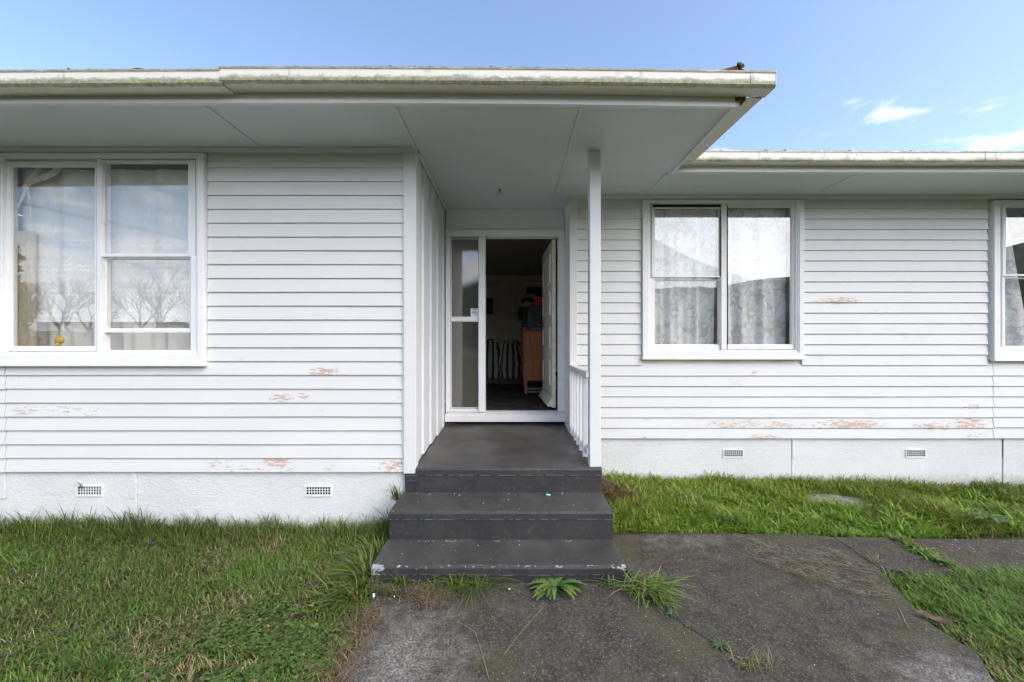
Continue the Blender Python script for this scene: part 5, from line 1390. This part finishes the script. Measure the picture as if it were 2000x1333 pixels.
# ------------------------------------------------------------------ small litter
Xc, Yc = PX(1071, 3.06), 3.085
mb = MB(); mb.tube([(Xc - 0.018, Yc, Z2 + 0.0075), (Xc + 0.018, Yc - 0.004, Z2 + 0.0075)], 0.0055, 10); tag(mb.build('chalk', M_CHALK, None, smooth=True), 'short stick of turquoise chalk lying on the middle step', 'chalk')
X, Y = GP(685, 1172); mb = MB(); mb.grid(lambda u, v: (X - 0.030 + 0.06 * u + 0.01 * v, Y - 0.02 + 0.022 * v - 0.03 * u + 0.025, 0.028 + 0.010 * math.sin(u * 9 + v * 4) + 0.006 * math.cos(v * 8)), 10, 6)
tag(mb.build('wrapper', M_FOIL, None, smooth=False, fix=False), 'crumpled red wrapper lying in the lawn near the bottom step', 'wrapper')
X, Y = GP(729, 1172); mb = MB(); mb.tube([(X, Y, 0.0), (X + 0.002, Y + 0.004, 0.034)], [0.005, 0.007], 8); tag(mb.build('white_stub', M_WHITE, None, smooth=True), 'small white stub standing at the left edge of the path', 'litter')
X, Y = GP(770, 1172); mb = MB(); mb.blob((X, Y, 0.018), (0.005, 0.004, 0.007), 1, 0.4, 2); tag(mb.build('white_chip', M_WHITE, None), 'tiny white chip at the edge of the path in front of the steps', 'litter')
X, Y = GP(995, 1156); mb = MB(); mb.blob((X, Y, 0.016), (0.009, 0.004, 0.004), 1, 0.4, 5); tag(mb.build('pale_pebble', M_WHITE, None), 'pale oblong pebble below the bottom step, left of the dandelion', 'pebble')
X, Y = GP(298, 1066); mb = MB(); mb.lathe((X, Y, 0.012), [(0.014, 0.0), (0.016, 0.004), (0.015, 0.012), (0.006, 0.014)], 14); tag(mb.build('bottle_cap', M_BLUE, None), 'small dark blue bottle cap lying in the left lawn', 'bottle cap')
X, Y = GP(1820, 1215); mb = MB(); mb.grid(lambda u, v: (X - 0.06 + 0.12 * u, Y + 0.02 - 0.06 * u + (0.04 - 0.025 * math.cos(u * 11)) * (v - 0.5) * math.sin(math.pi * (0.1 + 0.8 * u)), 0.025 + 0.008 * math.sin(u * 7) + 0.014 * v), 14, 6)
tag(mb.build('dead_leaf', M_LEAFDRY, None, smooth=True, fix=False), 'large curled brown dead leaf at the edge of the path by the right-hand grass', 'leaf')
rs = random.Random(5)
def stalk(label, pts, r_=0.0010, zz=0.016):
    mb = MB(); P = []
    for a, b in pts: X, Y = GP(a, b); P.append((X, Y, zz))
    mb.tube(P, r_, 5); tag(mb.build('straw_stalk', M_CREAM if False else M_TAN, None, smooth=True), label, 'straw')
stalk('long bent dry stalk lying on the concrete in front of the steps', [(875, 1212), (905, 1226), (928, 1241), (938, 1270), (946, 1300), (955, 1333)])
stalk('thin straight dry stalk running from the dandelion towards the foreground', [(1068, 1184), (1040, 1215), (1010, 1250), (985, 1285)], 0.0008)
stalk('forked dry stalk at the edge of the right-hand grass', [(1755, 1192), (1764, 1210), (1768, 1222), (1775, 1231)], 0.0013)
for k, (px, py, l_, z_, lab) in enumerate(((883, 1049, 0.05, Z3, 'bent straw at the back of the bottom step, left of centre'), (972, 1050, 0.025, Z3, 'short straw at the back of the bottom step, right of centre'), (1112, 1052, 0.03, Z3, 'crooked straw at the right of the bottom step'))):
    Yk = Y2 - 0.02; X = PX(px, Yk)
    mb = MB(); mb.tube([(X - l_, Yk, z_ + 0.003), (X, Yk - 0.004, z_ + 0.003), (X + l_ * 0.6, Yk + 0.006, z_ + 0.004)], 0.0016, 5); tag(mb.build('straw_stalk', M_TAN, None), lab, 'straw')
n = 60; x = -0.70 + 0.045 * RNG.normal(0, 1, n); y = 4.50 + 0.03 * RNG.normal(0, 1, n); k = x > -0.75; x, y = x[k], y[k]; n = len(x)
o = blades('leaf_litter', x, y, np.full(n, 0.566), 0.02 + 0.04 * RNG.random(n), np.full(n, 0.004), 1.2 + 0.4 * RNG.random(n), RNG.uniform(0, 6.28, n), tints(n, (0.16, 0.10, 0.06), 0.3, 0.2))
stuff(o, 'dry brown leaf litter blown into the left corner of the porch', 'litter')
mb = MB()                                                 # grit lying at the back of the treads
rs = random.Random(9)
for _ in range(46):
    zt, ya, yb2 = rs.choice(((Z3, Y3 + 0.03, Y2), (Z3, Y2 - 0.07, Y2), (Z2, Y2 + 0.03, Y1), (Z2, Y1 - 0.06, Y1)))
    r_ = rs.uniform(0.0010, 0.0024); mb.blob((rs.uniform(-0.8, 0.68), rs.uniform(ya, yb2), zt + r_ * 0.6), (r_ * 1.4, r_, r_), 1, 0.4, rs.random() * 9)
stuff(mb.build('grit', M_WHITE, None), 'white specks of grit on the treads of the steps', 'grit')

# ------------------------------------------------------------------ across the street, behind the camera (seen in the panes)
hv, hf = [], []
nn = 140
for i in range(nn):
    a = math.pi * (1.0 + i / (nn - 1)) ; 
    for j, (rad, fz) in enumerate(((95, 0.0), (130, 0.55), (165, 1.0), (260, 0.0))):
        fx = math.cos(a) / max(0.05, -math.sin(a)); sm_ = min(1, max(0, (fx + 0.42) / 0.4)); sm_ = 0.16 + 0.84 * sm_ * sm_ * (3 - 2 * sm_)
        hgt = 27.5 * sm_ + 7.0 * mnoise.noise(Vector((a * 2.2, 1.5, 0))) + 2.2 * mnoise.noise(Vector((a * 9, 4.5, 0))) + 0.9 * mnoise.noise(Vector((a * 40, 4.5, 2)))
        hv.append((rad * math.cos(a), rad * math.sin(a), -1 + hgt * fz))
for i in range(nn - 1):
    for j in range(3): hf.append((i * 4 + j, (i + 1) * 4 + j, (i + 1) * 4 + j + 1, i * 4 + j + 1))
mb = MB(); mb.add(hv, hf); struct(mb.build('hills', M_HILL, None, smooth=True))
def bare_tree_mesh(seed):
    rs = random.Random(seed); mb = MB()
    def grow(p, d, l, r_, lev):
        q = p + d * l; mid = p + d * l * 0.5 + Vector((rs.uniform(-1, 1), rs.uniform(-1, 1), 0)) * l * 0.06
        mb.tube([p, mid, q] if lev < 5 else [p, q], ([r_, r_ * 0.85, r_ * 0.68] if lev < 5 else [r_, r_ * 0.6]), 5 if lev < 3 else 3, cap=False)
        if lev == 7: return
        for _ in range(3 if lev < 4 else 2):
            ax = Vector((rs.uniform(-1, 1), rs.uniform(-1, 1), rs.uniform(-0.3, 0.6))).normalized()
            nd = (d * 0.9 + ax * rs.uniform(0.45, 0.85) + Vector((0, 0, 0.12))).normalized()
            grow(q, nd, l * rs.uniform(0.66, 0.86), r_ * 0.61, lev + 1)
    grow(Vector((0, 0, -0.1)), Vector((0, 0, 1)), 1.35, 0.17, 0)
    return mb
def leaf_tree(seed, hgt, wid, conical, n, col):
    rs = np.random.default_rng(seed)
    u = rs.random(n); th = rs.uniform(0, 6.283, n)
    prof = (1 - u) ** 0.8 * 0.9 + 0.06 if conical else np.sqrt(np.clip(1 - (2 * u - 0.95) ** 2, 0.02, 1))
    lob = 0.75 + 0.35 * np.sin(th * 3 + u * 9 + seed) * np.cos(th * 2 - u * 7)
    rr = wid * prof * lob * np.sqrt(rs.random(n))
    c = np.stack([rr * np.cos(th), rr * np.sin(th), hgt * (0.12 + 0.88 * u)], -1)
    s = 0.10 + 0.12 * rs.random((n, 1)); a = rs.normal(0, 1, (n, 3)); b = rs.normal(0, 1, (n, 3))
    a /= np.linalg.norm(a, axis=1, keepdims=True); b /= np.linalg.norm(b, axis=1, keepdims=True)
    V = np.stack([c - a * s, c + b * s, c + a * s, c - b * s], 1).reshape(-1, 3)
    tint = np.repeat(np.array(col)[None] * (0.6 + 0.8 * rs.random((n, 1))), 4, 0)
    return np_mesh('crown', V, np.arange(4 * n), np.arange(n) * 4, np.full(n, 4), M_GRASS, tint, False)
def copy_tree(root, loc, rz, sc, label):
    r_ = root.copy(); COL.objects.link(r_); r_.location = loc; r_.rotation_euler = (0, 0, rz); r_.scale = (sc, sc, sc); r_['label'] = label
    for ch in list(root.children):
        c = ch.copy(); COL.objects.link(c); c.parent = r_
    return r_
TG = 'trees across the street'
bt = thing('bare_tree', 'leafless spreading tree across the street, reflected in the left window', 'tree', (0, 0, 0), TG)
bare_tree_mesh(4).build('trunk', M_BARK, bt, fix=False)
spots = [(-20.5, -16, 1.05, 0.4), (-16.5, -17, 1.1, 2.0), (-24.5, -16, 1.0, 4.0), (-12.5, -18, 1.1, 5.0), (-28.5, -15, 1.05, 1.2)]
blab = ['leafless tree across the street, nearest the evergreen pair', 'tallest leafless tree across the street', 'leafless tree across the street beside the utility pole', 'leafless tree across the street nearest the entrance axis', 'leafless tree at the far left across the street']
for k, (x, y, s_, rz) in enumerate(spots):
    if k == 0: bt.location = (x, y, 0); bt.scale = (s_, s_, s_); bt.rotation_euler = (0, 0, rz); bt['label'] = blab[0]
    else: copy_tree(bt, (x, y, 0), rz, s_, blab[k])
ev = thing('evergreen_tree', 'dark conical evergreen across the street, reflected at the left of the left window', 'tree', (0, 0, 0), TG)
link('crown', leaf_tree(3, 9.0, 2.6, True, 9000, (0.05, 0.075, 0.03)), ev)
mb = MB(); mb.tube([(0, 0, -0.1), (0, 0, 4), (0, 0, 7.5)], [0.25, 0.16, 0.05], 8); mb.build('trunk', M_BARK, ev)
ev.location = (-30.5, -17, 0)
copy_tree(ev, (-33.5, -18, 0), 1.0, 1.05, 'second dark conical evergreen, beyond the first one across the street')
bsh = thing('round_tree', 'dense round-headed tree across the street opposite the entrance', 'tree', (0, 0, 0), TG)
link('crown', leaf_tree(9, 6.6, 3.2, False, 9000, (0.055, 0.08, 0.03)), bsh)
mb = MB(); mb.tube([(0, 0, -0.1), (0, 0, 2.2), (0.2, 0, 4.5)], [0.28, 0.2, 0.06], 8); mb.build('trunk', M_BARK, bsh)
rsp = [(-2.5, -24, 1.05, 0.0), (-7.5, -25, 1.12, 2.2), (-13, -24, 0.8, 1.0), (-18.5, -23, 0.42, 3.0), (-24, -22, 0.45, 4.0), (3.5, -27, 0.85, 5.0), (22.5, -30, 1.0, 2.5), (27.5, -31, 1.1, 0.7)]
rlab = ['dense round tree across the street straight opposite the front steps', 'tallest dense round tree across the street', 'dense round tree across the street between the bare ones', 'low dense round tree across the street behind the leafless trees', 'low dense round tree across the street near the evergreens', 'dense round tree across the street right of the steps axis', 'dense round tree across the street opposite the right wall', 'dense round tree across the street at the far right']
for k, (x, y, s_, rz) in enumerate(rsp):
    if k == 0: bsh.location = (x, y, 0); bsh['label'] = rlab[0]
    else: copy_tree(bsh, (x, y, 0), rz, s_, rlab[k])
# power lines
def pole(x, y, label):
    t = thing('utility_pole', label, 'utility pole', (x, y, 0), 'utility poles across the street')
    mb = MB(); mb.tube([(x, y, -0.1), (x, y, 9.2)], [0.15, 0.11], 10); mb.build('shaft', M_POLE, t)
    mb = MB(); mb.box(x - 1.0, x + 1.0, y - 0.05, y + 0.05, 8.45, 8.58); mb.build('crossarm', M_POLE, t)
    for dx in (-0.9, 0.0, 0.9):
        mb = MB(); mb.lathe((x + dx, y, 8.582), [(0.02, 0), (0.045, 0.03), (0.03, 0.06), (0.045, 0.09), (0.01, 0.12)], 8); mb.build('insulator', M_GREY, t)
pa, pb = (-28.2, -5.5), (-8.8, -47.6)
pole(*pa, 'timber utility pole with crossarm, nearer one across the street'); pole(*pb, 'timber utility pole with crossarm, farther one down the street')
for k, dx in enumerate((-0.9, 0.0, 0.9)):
    mb = MB(); mb.tube([(pa[0] + dx + (pb[0] - pa[0]) * t, pa[1] + (pb[1] - pa[1]) * t, 8.90 - 0.26 * k - 1.6 * t * (1 - t)) for t in np.linspace(0, 1, 16)], 0.012, 5)
    tag(mb.build('power_line', M_WIRE, None, smooth=True), ['leftmost power line strung between the two utility poles', 'middle power line strung between the two utility poles', 'rightmost power line strung between the two utility poles'][k], 'power line', 'power lines across the street')
